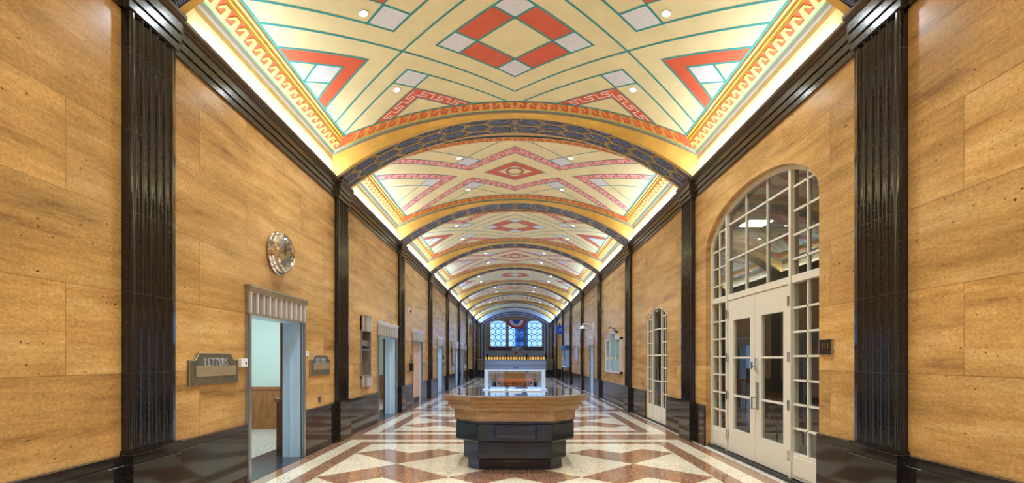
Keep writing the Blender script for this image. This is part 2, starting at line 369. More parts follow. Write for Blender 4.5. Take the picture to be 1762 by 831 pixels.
# plinths in black marble with a moulded top, broken by the doorways and stepped round each pilaster
def plinth(name, s, opens):
    m = MB(); gaps = sorted([(a-.09 if s < 0 and b-a < 3 else a, b+.09 if s < 0 and b-a < 3 else b) for a, b, z0, h in opens if z0 == 0])
    segs = []; y = Y0
    for a, b in gaps: segs.append((y, a)); y = b
    segs.append((y, Y1))
    prof = [(0, 0), (.032, 0), (.032, .612), (.026, .618), (.026, .624), (.03, .630), (.03, .70), (0, .705)]
    for a, b in segs:
        m.prism(prof, lambda p, t: (s*(W-p[0]), t, p[1]), a, b)
        yy = math.ceil((a+.2)/1.24)*1.24
    for y in PILA:
        pr = [(0, 0), (.115, 0), (.115, .612), (.108, .618), (.108, .624), (.112, .630), (.112, .735), (0, .735)]
        m.prism(pr, lambda p, t: (s*(W-p[0]), t, p[1]), y-.02, y+.58)
    return struct(m.build(name, MARB))
plinth('baseboard_left', -1, OPEN_L); plinth('baseboard_right', 1, OPEN_R)

# cornice: three fasciae and a bronze crown that hides the cove lamps; breaks forward over each pilaster
def cornice(name, s):
    m = MB()
    def run(e, a, b, lipx):
        f = [(.0, 4.40), (e+.03, 4.40), (e+.03, 4.462), (e+.018, 4.465), (e+.018, 4.475), (e+.045, 4.478), (e+.045, 4.552), (e+.03, 4.555), (e+.03, 4.565), (e+.06, 4.568), (e+.06, 4.655), (0, 4.655)]
        m.prism(f, lambda p, t: (s*(W-p[0]), t, p[1]), a, b, 0)
        c = [(0, 4.652), (e+.045, 4.652), (e+.05, 4.662), (e+.07, 4.67), (e+.075, 4.682), (lipx-.012, 4.69), (lipx, 4.698), (lipx, 4.728), (lipx-.012, 4.732), (lipx-.02, 4.70), (0, 4.70)]
        m.prism(c, lambda p, t: (s*(W-p[0]), t, p[1]), a, b, 1)
    run(0, Y0, Y1, .12)
    for y in PILA: run(.062, y-.035, y+.595, .165)
    return struct(m.build(name, [MARBC, BRZ]))
cornice('trim_1', -1); cornice('trim_2', 1)

# ------------------------------------------------------------------ pilasters
def pil_profile():
    pts = [(0, 0), (0, .071), (.006, .077)]; y = .045
    for i in range(5):
        pts.append((y, .077))
        for t in range(0, 9): a = PI*t/8; pts.append((y+.047-.038*math.cos(a), .073-.028*math.sin(a)))
        y += .094; pts += [(y-.006, .0765), (y-.003, .0782), (y, .0788), (y+.003, .0782), (y+.006, .0765)]
    pts += [(.554, .077), (.56, .071), (.56, 0)]
    out = []
    for p in pts:
        if not out or (abs(out[-1][0]-p[0])+abs(out[-1][1]-p[1])) > 1e-5: out.append(p)
    return out
PP = pil_profile()
ordn = ['first', 'second', 'third', 'fourth', 'fifth', 'sixth', 'seventh', 'eighth', 'ninth', 'tenth']
pm = {}
for s in (-1, 1):
    side = 'left' if s < 0 else 'right'
    for i, y in enumerate(PILA):
        root = empty('pilaster', (s*W, y, .735), '', 'pilaster', 'fluted marble pilasters along the %s wall' % side)
        if s not in pm:
            m = MB(); m.prism(PP, lambda p, t: (s*(W-.001-p[1]), y+p[0], t), .736, 4.399)
            o = m.build('shaft', MARB, root); o.data.shade_smooth(); o.data.set_sharp_from_angle(angle=math.radians(50)); pm[s] = o.data
        else:
            for nm, key in (('shaft', s),):
                o = bpy.data.objects.new(nm, pm[key]); C.objects.link(o); o.parent = root
        where = {0: 'behind the camera', 1: 'behind the camera beside its twin', 2: 'largest and nearest'}
        extra = {(-1, 2): 'largest one, beside the near letter plate', (-1, 3): 'between the clock doorway and the mail niche', (-1, 4): 'just past the second doorway',
                 (-1, 5): 'just past the doorway closed by a pinkish door', (1, 2): 'largest one, beside the room number sign', (1, 3): 'between the big and the small arched doors',
                 (1, 4): 'between small arched door and green notice case', (1, 5): 'past the green notice case'}.get((s, i))
        if extra: root['label'] = 'fluted black pilaster on the %s wall, %s' % (side, extra)
        elif i < 2: root['label'] = 'fluted black marble pilaster on the %s wall, %s from the entrance' % (side, ordn[i])
        else: root['label'] = 'fluted black pilaster on the %s wall, %s down the hall towards the window' % (side, ordn[i-2])

# ------------------------------------------------------------------ vaulted ceiling
CX = [x*.15 for x in range(-22, 23)]
def hook(fl, s0, n, cell, mirror, mi, h, place):
    shape = [(.02, .20), (.30, .93), (.78, .93), (.97, .50), (.83, .42), (.68, .72), (.50, .72), (.44, .20)]
    for i in range(n):
        pts = [((i+p[0])*cell, p[1]) for p in shape]
        pts = [(s0+(p[0] if not mirror else -p[0]), p[1]) for p in pts]
        fl.poly([place(*p) for p in pts], mi, h)
def meander(fl, p0, p1, w, mi, h, lw):
    p0, p1 = Vector(p0), Vector(p1); d = p1-p0; L = d.length; d.normalize(); e = Vector((-d.y, d.x))
    n = max(2, round(L/(w*1.55))); c = L/n
    pts = []
    for i in range(n):
        for a, b in ((0, .27), (.68, .27), (.68, -.02), (.36, -.02), (.36, -.27), (1, -.27)): pts.append(p0+d*(i+a)*c+e*b*w)
    fl.line(pts, lw, mi, h)
def band(fl, inner, outer, mred, h, edge=True, key=True, pink=4, lw=.022):
    for sx in (1, -1):
        for sy in (1, -1):
            I = [(sx*a, sy*b) for a, b in inner]; O = [(sx*a, sy*b) for a, b in outer]
            for k in range(len(I)-1):
                fl.poly([I[k], I[k+1], O[k+1], O[k]], mred, h)
                if key:
                    a = (Vector(I[k])+Vector(O[k]))/2; b = (Vector(I[k+1])+Vector(O[k+1]))/2
                    wd = abs((Vector(I[k])-Vector(O[k])).dot(Vector((-(b-a).y, (b-a).x)).normalized()))
                    meander(fl, a, b, wd*.92, pink, h+.0004, lw)
            fl.line(I, .022, 1, h+.0008); fl.line(O, .022, 1, h+.0008)
CM = [YEL, TEAL, RED, SILV, PINK, PINKR, GOLDD]
def lattice(fl, kind):
    Y, T, R, Wh, Pk, Rs = 0, 1, 2, 3, 4, 5; h1, h2, h3 = .002, .003, .004
    fl.rect(-2.99, 2.99, -1.75, 1.75, Y, 0)
    fl.line([(-2.957, -1.71), (2.957, -1.71), (2.957, 1.71), (-2.957, 1.71)], .045, T, h3, True)
    LW = .032
    if kind == 'A':
        fl.sym('poly', [(.53, 0), (0, .45), (.27, .69), (.80, .235)], R, h1)
        for sy in (1, -1): fl.poly([(0, sy*.45), (.27, sy*.69), (0, sy*.93), (-.27, sy*.69)], Wh, h1)
        for sx in (1, -1): fl.poly([(sx*.53, 0), (sx*.80, .235), (sx*1.09, 0), (sx*.80, -.235)], Wh, h1)
        fl.line([(1.09, 0), (0, .93), (-1.09, 0), (0, -.93)], LW, T, h2, True)
        fl.sym('line', [(.80, -.235), (-.27, .69)], LW, T, h2)
        fl.sym('line', [(2.95, 1.25), (1.57, 0), (0, -1.37)], LW, T, h2)
        fl.sym('poly', [(2.05, 0), (2.97, .81), (2.97, .50), (2.40, 0)], R, h1)
        for sx in (1, -1): fl.poly([(sx*2.40, 0), (sx*2.67, .245), (sx*2.94, 0), (sx*2.67, -.245)], Wh, h1)
        fl.sym('line', [(2.05, 0), (2.96, .80)], LW, T, h2); fl.sym('line', [(2.40, 0), (2.96, .50)], LW, T, h2)
        fl.sym('line', [(2.67, .245), (2.94, 0)], LW, T, h2)
        fl.sym('poly', [(1.59, .44), (1.33, .70), (1.59, .94), (1.85, .70)], Wh, h1)
        fl.sym('line', [(.12, 1.71), (1.59, .44), (2.95, 1.66)], LW, T, h2)
        fl.sym('line', [(1.33, .70), (1.59, .94), (1.85, .70)], LW, T, h2)
        band(fl, [(.70, 1.72), (1.59, .95), (2.46, 1.72)], [(1.07, 1.72), (1.59, 1.25), (2.10, 1.72)], R, .0012)
        dl = (1.85, .88)
    elif kind == 'B':
        fl.poly([(.71, 0), (0, .60), (-.71, 0), (0, -.60)], R, h1); fl.poly([(.42, 0), (0, .345), (-.42, 0), (0, -.345)], Y, h2)
        cir = lambda r: [(r*math.cos(2*PI*i/40), r*math.sin(2*PI*i/40)*1.0) for i in range(40)]
        fl.poly(cir(.245), T, .0032); fl.poly(cir(.225), R, .0036); fl.poly(cir(.165), T, .004); fl.poly(cir(.15), Y, .0044)
        fl.line([(.71, 0), (0, .60), (-.71, 0), (0, -.60)], .022, T, h3, True); fl.line([(.42, 0), (0, .345), (-.42, 0), (0, -.345)], .018, T, .0031, True)
        band(fl, [(0, 1.07), (1.04, .23), (2.68, 1.72)], [(0, 1.40), (1.04, .50), (2.38, 1.72)], Rs, .0012)
        band(fl, [(1.37, 0), (2.97, 1.36)], [(1.72, 0), (2.97, 1.08)], Rs, .0012)
        for sx in (1, -1):
            fl.poly([(sx*1.76, 0), (sx*2.02, .235), (sx*2.25, 0), (sx*2.02, -.235)], Wh, .0008)
        fl.sym('line', [(2.03, .24), (2.25, 0), (2.95, -.60)], .022, T, h2)
        fl.sym('poly', [(1.05, .50), (.77, .77), (1.05, 1.02), (1.31, .77)], Wh, h1)
        fl.sym('line', [(1.05, .5), (.77, .77), (1.80, 1.71)], .022, T, h2); fl.sym('line', [(1.05, .5), (1.31, .77), (.25, 1.71)], .022, T, h2)
        dl = (1.21, 1.04)
    else:
        fl.line([(-.55, -.4), (.55, -.4), (.55, .4), (-.55, .4)], .12, R, h1, True)
        for sx in (1, -1):
            fl.line([(sx*.9, -.9), (sx*.9, .9)], .07, R, h1); fl.line([(sx*1.2, -.9), (sx*1.2, .9)], .07, R, h1)
            fl.line([(sx*(1.75+.35*math.cos(t*PI/10)), .6*math.sin(t*PI/10)) for t in range(20)], .08, Rs, h1, True)
            fl.line([(sx*2.5, -.8), (sx*2.5, .8)], .07, R, h1)
        dl = (1.85, 1.0)
    return dl
def panel_mesh(kind):
    fl = Flat(); dl = lattice(fl, kind)
    me = fl.mesh('ceiling_panel_'+kind, CM, lambda u, v, h: (u, v, zA(u)-h), (-2.98, 2.98, -1.735, 1.735), CX)
    for p in me.polygons:
        if p.normal.z > 0: p.flip()
    return me, dl
PAN = {k: panel_mesh(k) for k in 'ABC'}

# the moulded frame round a panel (local: v = 0 is the panel centre)
VF, VN = 1.89, -1.99      # outer edges of the hook border, far and near
def frame_mesh():
    bm_all = MB(); n = 44
    xs = [-1+2*i/n for i in range(n+1)]
    def rowx(xe, v, zf): return [(t*xe, v, zf(t*xe)) for t in xs]
    RD, GY, MT, GM, GC = 0, 1, 2, 3, 4
    # far: panel edge -> red -> mint -> greys
    bm_all.sheet([rowx(2.957, 1.71, zA), rowx(3.19, VF, zB)], RD)
    bm_all.sheet([rowx(3.19, VF, zB), rowx(3.20, VF+.02, lambda x: zB(x)-.012)], MT)
    bm_all.sheet([rowx(3.20, VF+.02, lambda x: zB(x)-.012), rowx(3.222, VF+.03, lambda x: zC(x)+.012), rowx(3.225, VF+.04, lambda x: zC(x)+.010), rowx(3.245, VF+.062, zC)], GY)
    # near
    bm_all.sheet([rowx(2.957, -1.71, zA), rowx(2.99, -1.735, lambda x: zA(x)-.016), rowx(3.01, -1.76, lambda x: zA(x)-.012), rowx(3.03, -1.775, lambda x: zA(x)-.026), rowx(3.06, -1.81, lambda x: zB(x)-.01)], GM)
    bm_all.sheet([rowx(3.06, -1.81, lambda x: zB(x)-.01), rowx(3.19, VN, zB)], RD)
    bm_all.sheet([rowx(3.19, VN, zB), rowx(3.20, VN-.02, lambda x: zB(x)-.012)], MT)
    bm_all.sheet([rowx(3.20, VN-.02, lambda x: zB(x)-.012), rowx(3.225, VN-.04, lambda x: zC(x)+.01), rowx(3.245, VN-.062, zC)], GY)
    for s in (-1, 1):
        prof = [(2.957, 5.36, -1.71, 1.71, GM), (2.975, 5.332, -1.73, 1.735, GM), (3.0, 5.33, -1.75, 1.75, GM), (3.02, 5.298, -1.77, 1.78, GM), (3.04, 5.30, -1.79, 1.79, GM), (3.06, 5.272, -1.81, 1.80, RD),
                (3.19, zB(3.19), VN, VF, MT), (3.20, zB(3.2)-.012, VN-.02, VF+.02, GY), (3.222, 5.122, VN-.03, VF+.03, GY), (3.225, 5.118, VN-.04, VF+.04, GY), (3.245, 5.10, VN-.062, VF+.062, GC),
                (3.235, 5.02, VN-.07, VF+.07, GC), (3.245, 4.92, VN-.08, VF+.08, GC), (3.258, 4.69, VN-.10, VF+.10, GC)]
        for a, b in zip(prof, prof[1:]):
            rows = [[(s*q[0], q[2]+(q[3]-q[2])*t/20, q[1]) for t in range(21)] for q in (a, b)]
            bm_all.sheet(rows, a[4])
    # gold running hooks on the red
    cell = .188
    def hookpts(i, mirror):
        shape = [(.02, .0), (.02, .20), (.26, .93), (.74, .93), (.97, .48), (.84, .40), (.66, .72), (.48, .72), (.42, .20), (.98, .2), (.98, 0)]
        p = [((i+a)*cell, b) for a, b in shape]
        return [(-a, b) for a, b in p] if mirror else p
    def place(kind, s, a, b, lift):
        if kind == 'side':
            x = 3.19+(3.06-3.19)*b; z = zB(3.19)+(5.272-zB(3.19))*b
            v = -.045+a*(1+.0*b)
            return (s*(x-lift*.6), v, z-lift)
        if kind == 'far':
            v = VF+(1.71-VF)*b; x = a*(1-.073*b); zz = zB(a)*(1-b)+zA(a*.927)*b
            return (x, v-lift*.3, zz-lift)
        v = VN+(-1.81-VN)*b; x = a*(1-.0408*b); zz = zB(a)*(1-b)+(zB(x)-.01)*b
        return (x, v+lift*.3, zz-lift)
    for kind, cnt in (('side', 10), ('far', 16), ('near', 16)):
        for s in ((-1, 1) if kind == 'side' else (1,)):
            for mir in (False, True):
                for i in range(cnt):
                    lim = cnt-(.35 if kind == 'side' else 0)
                    pts = hookpts(i, mir if kind == 'side' else not mir)
                    lo = [place(kind, s, a, b, .0) for a, b in pts]; hi = [place(kind, s, a, b, .009) for a, b in pts]
                    n2 = len(pts); b0 = len(bm_all.v)
                    bm_all.v += lo+hi
                    fs = [[b0+k2, b0+(k2+1) % n2, b0+n2+(k2+1) % n2, b0+n2+k2] for k2 in range(n2)]+[[b0+n2+q for q in g] for g in ((0, 1, 8, 9, 10), (1, 2, 7, 8), (2, 3, 6, 7), (3, 4, 5, 6))]
                    bm_all.f += fs; bm_all.m += [5 if kind == 'side' else 6]*len(fs)
    return bm_all
FR = None
def rib_mesh():
    m = MB(); n = 48; xs = [-1+2*i/n for i in range(n+1)]
    def row(v, zf, xe=3.255): return [(t*xe, v, zf(t*xe)) for t in xs]
    m.sheet([row(-.432, zC, 3.25), row(-.425, lambda x: zC(x)*.86+zD(x)*.14), row(-.385, lambda x: zC(x)*.35+zD(x)*.65), row(-.37, zD)], 0)
    m.sheet([row(-.37, zD), row(-.285, zE)], 1)
    m.sheet([row(-.285, zE), row(-.275, lambda x: zE(x)+.012), row(.275, lambda x: zE(x)+.012), row(.285, zE)], 2)
    m.sheet([row(.285, zE), row(.37, zD)], 1)
    m.sheet([row(.37, zD), row(.40, lambda x: zC(x)*.35+zD(x)*.65), row(.45, lambda x: zC(x)*.86+zD(x)*.14), row(.475, zC, 3.25)], 0)
    return m
def ornament():
    """elongated hexagons in gold outline with ribbed leaf filling, two to a column"""
    R = (3.2**2+(5.833-4.757)**2)/(2*(5.833-4.757))
    fl = Flat(); col = .435; hw = .30; hh = .136
    def hexp(cx, cy, k): return [(cx-hw*k, cy), (cx-hw*.62*k-.0, cy+hh*k), (cx+hw*.62*k, cy+hh*k), (cx+hw*k, cy), (cx+hw*.62*k, cy-hh*k), (cx-hw*.62*k, cy-hh*k)]
    for i in range(-8, 9):
        if i == 0: continue
        cx = (i-(.5 if i > 0 else -.5))*col+(.05 if i > 0 else -.05)
        odd = (abs(i) % 2 == 0)
        for cy in ((-.137, .137) if not odd else (-.274, 0, .274)):
            fl.line(hexp(cx, cy, .98), .010, 1, .010, True)
            fl.poly(hexp(cx, cy, .90), 0, .003); fl.line(hexp(cx, cy, .78), .009, 1, .007, True)
            for q in range(-6, 7):
                y2 = .062
                for sy in (1, -1): fl.line([(cx+q*.027-.012, cy+sy*.0), (cx+q*.027+.012, cy+sy*y2)], .011, 2, .006+.001*(q % 2))
    for q in range(5): 
        cy = -.22+q*.11; fl.poly([(-.05, cy+.03), (0, cy-.05), (.05, cy+.03), (0, cy+.065)], 3, .010); fl.line([(-.07, cy+.05), (0, cy-.03), (.07, cy+.05)], .010, 1, .012)
    def fn(u, v, h):
        a = u/R; r = R-.0-h+.012; return (math.sin(a)*r, v, 5.833-R+math.cos(a)*r)
    me = fl.mesh('rib_ornament', [NAVY, GOLDD, LEAFB, BLUE], fn, (-3.52, 3.52, -.272, .272), [x*.2 for x in range(-18, 19)])
    for p in me.polygons:
        if p.normal.z > 0: p.flip()
    return me
RM = rib_mesh(); rib0 = None; orn = ornament()
bays = [(RIBS[i]+2.62, RIBS[i]) for i in range(len(RIBS)-2)]
KINDS_ = ['A', 'B', 'A', 'B', 'A', 'B', 'A', 'B', 'C']
names_bay = {1: 'nearest', 2: 'second'}
for i, y in enumerate(RIBS):
    if i >= 2: lab = 'gilded ceiling arch with blue scale ornament, %s along the hall' % ordn[i-2]
    else: lab = 'gilded ceiling arch with blue scale ornament, %s from the entrance' % ordn[i]
    r = empty('ceiling_arch', (0, y, 4.7), lab, 'arch', 'gilded arches across the vault')
    if rib0 is None:
        m2 = MB(); m2.v = [(a, b+y, c) for a, b, c in RM.v]; m2.f = RM.f; m2.m = RM.m
        o = m2.build('arch_moulding', [GOLD, GOLDD, NAVY], r, smooth=True, recalc=False); rib0 = o
        for v in orn.vertices: v.co.z -= 4.7
    else:
        o = rib0.copy(); C.objects.link(o); o.parent = r
    o2 = bpy.data.objects.new('scale_ornament', orn); C.objects.link(o2); o2.parent = r
frm = None
for i in range(len(RIBS)-2):
    c = RIBS[i]+2.60
    kd = KINDS_[i]
    cp = bpy.data.objects.new('ceiling', PAN[kd][0]); C.objects.link(cp); cp.location = (0, c, 0); struct(cp)
    if frm is None:
        frm = frame_mesh().build('ceiling_border', [RED, GREY, MINT, GOLDD, mat('cove_gold_lit', (244, 220, 160), .45, .1, var=.1, scale=4), GOLDY, mat('hook_bronze', (212, 158, 78), .35, .35, var=.2, scale=14)], cp, recalc=False); fo = frm  # cove gold is a paler copy, the lamps' bright wash put into its colour
    else:
        fo = bpy.data.objects.new('ceiling_border', frm.data); C.objects.link(fo); fo.parent = cp
    lc = [1.0, 1.0, 1.0, .85, .5, .2, 0, 0, 0][i]; LCOL = tuple(w_*lc+c_*(1-lc) for w_, c_ in zip(WARM, COOL))
    # cove lamps hidden behind the crown of the cornice
    for s in (-1, 1):
        t = MB(); t.tube((s*3.2, c-1.9, 4.716), (s*3.2, c+1.85, 4.716), .008, 8)
        o = t.build('cove_lamp', TUBE); tag(o, 'slim linear lamp hidden in the %s cove of the %s ceiling bay' % ('left' if s < 0 else 'right', ordn[i]), 'lamp', 'linear lamps in the coves')
        area('cove_light', (s*3.205, c, 4.735), (s*.15, 0, 1), .03, 3.9, COVE_W, LCOL)
    dx, dv = PAN[kd][1]
    for sx in (-1, 1):
        for sv in (-1, 1):
            x, y = sx*dx, c+sv*dv; z = zA(dx)-.004
            r = empty('recessed_downlight', (x, y, z), 'small round recessed spotlight, %s %s of the four in the %s ceiling bay' % ('near' if sv < 0 else 'far', 'left' if sx < 0 else 'right', ordn[i]), 'downlight', 'recessed spotlights in the vault')
            nrm = Vector((-(dx/7.76)*sx*1.0, 0, -1)).normalized()
            MB().lathe((x, y, z), nrm, [(.062, -.004), (.062, .006), (.05, .012), (.045, .004)], 24).build('trim_ring', WHITE, r, smooth=True)
            MB().lathe((x, y, z), nrm, [(.044, -.002), (.044, .006), (.02, .014)], 20).build('lens', LENS, r)
            l = bpy.data.lights.new('downlight_beam', 'SPOT'); l.energy = SPOT_W*PI*(1.35-.35*lc); l.color = LCOL; l.spot_size = math.radians(136); l.spot_blend = 1.0; l.shadow_soft_size = .05
            lo = bpy.data.objects.new('downlight_beam', l); C.objects.link(lo); lo.location = (x, y, z-.03)
# last short bay towards the window, and the ends over the camera
def plain_vault(a, b, mats=(YEL,)):
    m = MB(); xs = [-3.25+6.5*i/40 for i in range(41)]
    m.sheet([[(x, a, zC(x)) for x in xs], [(x, b, zC(x)) for x in xs]])
    for s in (-1, 1): m.sheet([[(s*3.25, a, 5.2), (s*3.25, b, 5.2)], [(s*3.258, a, 4.69), (s*3.258, b, 4.69)]])
    return struct(m.build('ceiling', mats[0], recalc=False))
pv = plain_vault(RIBS[-2]+.45, RIBS[-1]-.42); pv2 = plain_vault(RIBS[-1]+.45, 46.9, (mat('paint_pale', (226, 222, 206), .5),))
plain_vault(Y0, RIBS[0]-.42)
for s in (-1, 1):
    for a, b in ((RIBS[-2]+.5, RIBS[-1]-.5), (RIBS[-1]+.5, 46.6)):
        area('cove_light', (s*3.212, (a+b)/2, 4.735), (-s*.1, 0, 1), .03, b-a, COVE_W*2.2*(b-a)/3.9, COOL)
# outer roof so that no daylight enters above the vault
MB().box(-8.4, 8.4, Y0-.4, Y1+.4, 6.3, 6.5).build('ceiling_slab', WALLG)['kind'] = 'structure'
# ------------------------------------------------------------------ doorways on the left wall
def door_surround(root, s, a, b, ztop, hood=.35, fin=ALU, fl_n=10, deep=True):
    X = lambda d: s*(W-d)
    for y0, y1 in ((a-.075, a+.012), (b-.012, b+.075)):
        m = MB(); m.box(X(-.01), X(.034), y0, y1, 0, ztop); m.box(X(.034), X(.046), y0+.02, y1-.02, 0, ztop); m.build('jamb', fin, root, bevel=.004)
    m = MB(); xb = s*(W+WT+.01)
    m.box(X(.005), xb, a-.0, a+.012, 0, ztop-.0); m.box(X(.005), xb, b-.012, b, 0, ztop); m.box(X(.005), xb, a, b, ztop-.012, ztop)
    m.box(s*(W+WT*.5), s*(W+WT*.5+.04), b-.03, b-.012, 0, ztop-.012); m.box(s*(W+WT*.5), s*(W+WT*.5+.04), a+.012, a+.03, 0, ztop-.012)
    m.build('reveal_lining', LINING, root)
    # fluted head panel and stepped cap
    z0, z1 = ztop-.012, ztop+hood-.09
    m = MB(); m.box(X(-.01), X(.036), a-.075, b+.075, z0, z1); m.box(X(.036), X(.05), a-.075, b+.075, z0, z0+.022); cw = (b-a+.06)/fl_n
    for i in range(fl_n+1):
        y = a-.03+i*cw; m.box(X(.036), X(.056), y-.012, y+.012, z0+.022, z1, 1)
        if i < fl_n: m.prism([(y+.02, .036), (y+cw/2, .046), (y+cw-.02, .036)], lambda p, t: (X(p[1]), p[0], t), z0+.022, z1)
    m.build('fluted_head', [ALUD, RIBM], root)
    m = MB()
    for k2, (e, za, zb) in enumerate(((.058, z1, z1+.03), (.068, z1+.03, z1+.058), (.078, z1+.058, z1+.09))):
        m.box(X(-.01), X(e), a-.08-.006*k2, b+.08+.006*k2, za, zb)
    m.build('cap', RIBM if a > 9 else ALUD, root, bevel=.004)
DOORS_L = [(6.22, 7.76, DOORZ, 'open aluminium doorway with fluted head below the clock', True), (12.08, 13.86, DOORZ, 'open aluminium doorway beside the tall mail niche', True),
           (16.12, 17.70, 2.08, 'doorway closed by a pinkish wooden door', False), (21.25, 22.65, 2.08, 'open pale blue doorway past the pinkish door', True),
           (27.6, 28.85, 2.08, 'narrow far doorway behind the fifth pilaster', False), (30.6, 31.7, 2.08, 'farthest aluminium doorway on the left wall', False)]
PINKD = mat_wood('pinkish_door', (188, 138, 104), (214, 168, 132), .4)
for i, (a, b, zt, lab, op) in enumerate(DOORS_L):
    r = empty('door_%d' % (i+2), (-W, (a+b)/2, 0), lab, 'doorway'); struct(r)
    door_surround(r, -1, a, b, zt, fl_n=10 if i < 2 else 8)
    if not op:
        m = MB(); m.box(-W-.13, -W-.085, a+.012, b-.012, .02, zt-.012); m.build('door_leaf', PINKD if i == 2 else ALU, r)
        m = MB(); m.box(-W-.085, -W-.075, a+.03, b-.03, .02, .2); m.build('kick_plate', BLK, r)
# recessed mail niches with projecting head and foot
def niche(a, b, zb, zt, lab):
    s = -1; X = lambda d: s*(W-d)
    r = empty('mail_niche', (-W, (a+b)/2, zb), lab, 'niche', 'aluminium wall niches on the left wall')
    for q0 in (a-.05, b): MB().box(X(-.01), X(.03), q0, q0+.05, zb, zt).build('side_frame', ALU, r)
    m = MB(); xb = s*(W+.25); m.box(X(0), xb, a-.0, a+.008, zb+.05, zt-.05); m.box(X(0), xb, b-.008, b, zb+.05, zt-.05); m.box(xb, xb-.01, a, b, zb, zt); m.build('inner_box', ALUD, r)
    def bay_(z0, z1, nm):
        mm = MB(); pts = [(a-.05, -.01), (a-.05, .03), (a+.06, .075), (a+.2, .10), (b-.2, .10), (b-.06, .075), (b+.05, .03), (b+.05, -.01)]
        mm.prism(pts, lambda p, t: (X(p[1]), p[0], t), z0, z1)
        for q in range(9):
            y = a+.0+(b-a)*q/8; mm.box(X(.02), X(.112 if .1 < (y-a) < (b-a-.1) else .07), y-.007, y+.007, z0-.01, z1+.012, 1)
        mm.prism([(p[0], p[1]+.012 if p[1] > 0 else p[1]) for p in pts], lambda p, t: (X(p[1]), p[0], t), z1-.0, z1+.025)
        mm.build(nm, [ALUD, RIBM], r)
    bay_(zt-.30, zt+.0, 'fluted_head'); bay_(zb-.17, zb+.03, 'fluted_foot')
    m = MB(); m.box(X(-.02), X(-.22), a+.01, b-.01, zt-.62, zt-.50); m.box(X(-.0), X(-.22), a+.01, b-.01, zt-.72, zt-.69); m.build('pigeonhole_shelf', ALU, r)
    m = MB(); m.box(X(.02), X(-.2), a+.01, b-.01, zb+.03, zb+.05); m.build('ledge', CHROME, r)
niche(10.76, 11.37, 1.08, 2.40, 'tall aluminium niche beside the second doorway'); niche(25.85, 26.5, 1.05, 2.36, 'tall aluminium niche past the pale blue doorway'); niche(32.5, 33.2, 1.05, 2.36, 'farthest tall aluminium niche on the left wall')

# letter plates
def text(body, size, loc, rot, mt, parent, name, ext=.002, al='CENTER'):
    c = bpy.data.curves.new(name, 'FONT'); c.body = body; c.size = size; c.extrude = ext; c.align_x = al; c.align_y = 'CENTER'
    c.materials.append(mt); tmp = bpy.data.objects.new(name+'_curve', c); C.objects.link(tmp)
    me = bpy.data.meshes.new_from_object(tmp.evaluated_get(bpy.context.evaluated_depsgraph_get())); bpy.data.objects.remove(tmp)
    o = bpy.data.objects.new(name, me); C.objects.link(o)
    off = LOC.get(parent.name, Vector()); o.location = Vector(loc)-off; o.rotation_euler = rot; o.parent = parent; return o
def letter_plate(a, b, lab):
    z0, z1 = 1.228, 1.56; r = empty('letter_plate', (-W, (a+b)/2, z0), lab, 'letter plate', 'bronze letter slots flanking the doorway')
    w_ = b-a; pts = [(a, z0), (b, z0), (b, z1-.075), (b-.09, z1-.075), (b-.16, z1), (a+.16, z1), (a+.09, z1-.075), (a, z1-.075)]
    MB().prism(pts, lambda p, t: (t, p[0], p[1]), -W, -W+.022).build('plate', NICKEL, r, bevel=.004)
    rim = MB(); inn = [(a+(p[0]-a), p[1]) for p in pts]
    for p, q in zip(pts[1:], pts[2:]+pts[:1]):
        rim.tube((-W+.022, p[0], p[1]-.004), (-W+.022, q[0], q[1]-.004), .0045, 6)
    rim.build('rim', FLAP, r)
    MB().box(-W+.02, -W+.032, a+.1, b-.06, z0+.085, z0+.195).build('flap', FLAP, r, bevel=.003)
    text('LETTERS', .115, (-W+.024, (a+b)/2+.01, z1-.10), (PI/2, 0, PI/2), mat('bright_letter', (210, 214, 226), .25, .6), r, 'lettering', .003)
letter_plate(5.06, 5.95, 'bronze letter slot plate with raised LETTERS between near pilaster and doorway')
letter_plate(8.06, 8.91, 'smaller looking bronze LETTERS slot plate past the clock doorway')
r = empty('keypad_box', (-W, 6.05, 1.40), 'white wall box between the near letter plate and the door frame', 'wall box')
MB().box(-W, -W+.045, 5.985, 6.12, 1.40, 1.50).build('housing', WHITE, r, bevel=.006)
MB().box(-W+.045, -W+.05, 6.07, 6.09, 1.43, 1.46).build('button', BLK, r)
r = empty('small_wall_plate', (-W, 7.96, 1.54), 'tiny white square plate right of the clock doorway', 'plate')
MB().box(-W, -W+.012, 7.89, 8.02, 1.54, 1.615).build('face', WHITE, r, bevel=.003); text('15', .05, (-W+.013, 7.955, 1.577), (PI/2, 0, PI/2), BLK, r, 'print', .0005)
r = empty('power_outlet', (-W, 8.49, .78), 'small black outlet low on the wall below the far letter plate', 'outlet')
MB().box(-W, -W+.01, 8.43, 8.55, .78, .86).build('cover', BLK, r, bevel=.002); MB().box(-W+.01, -W+.013, 8.46, 8.52, .80, .84).build('socket', GREY, r)

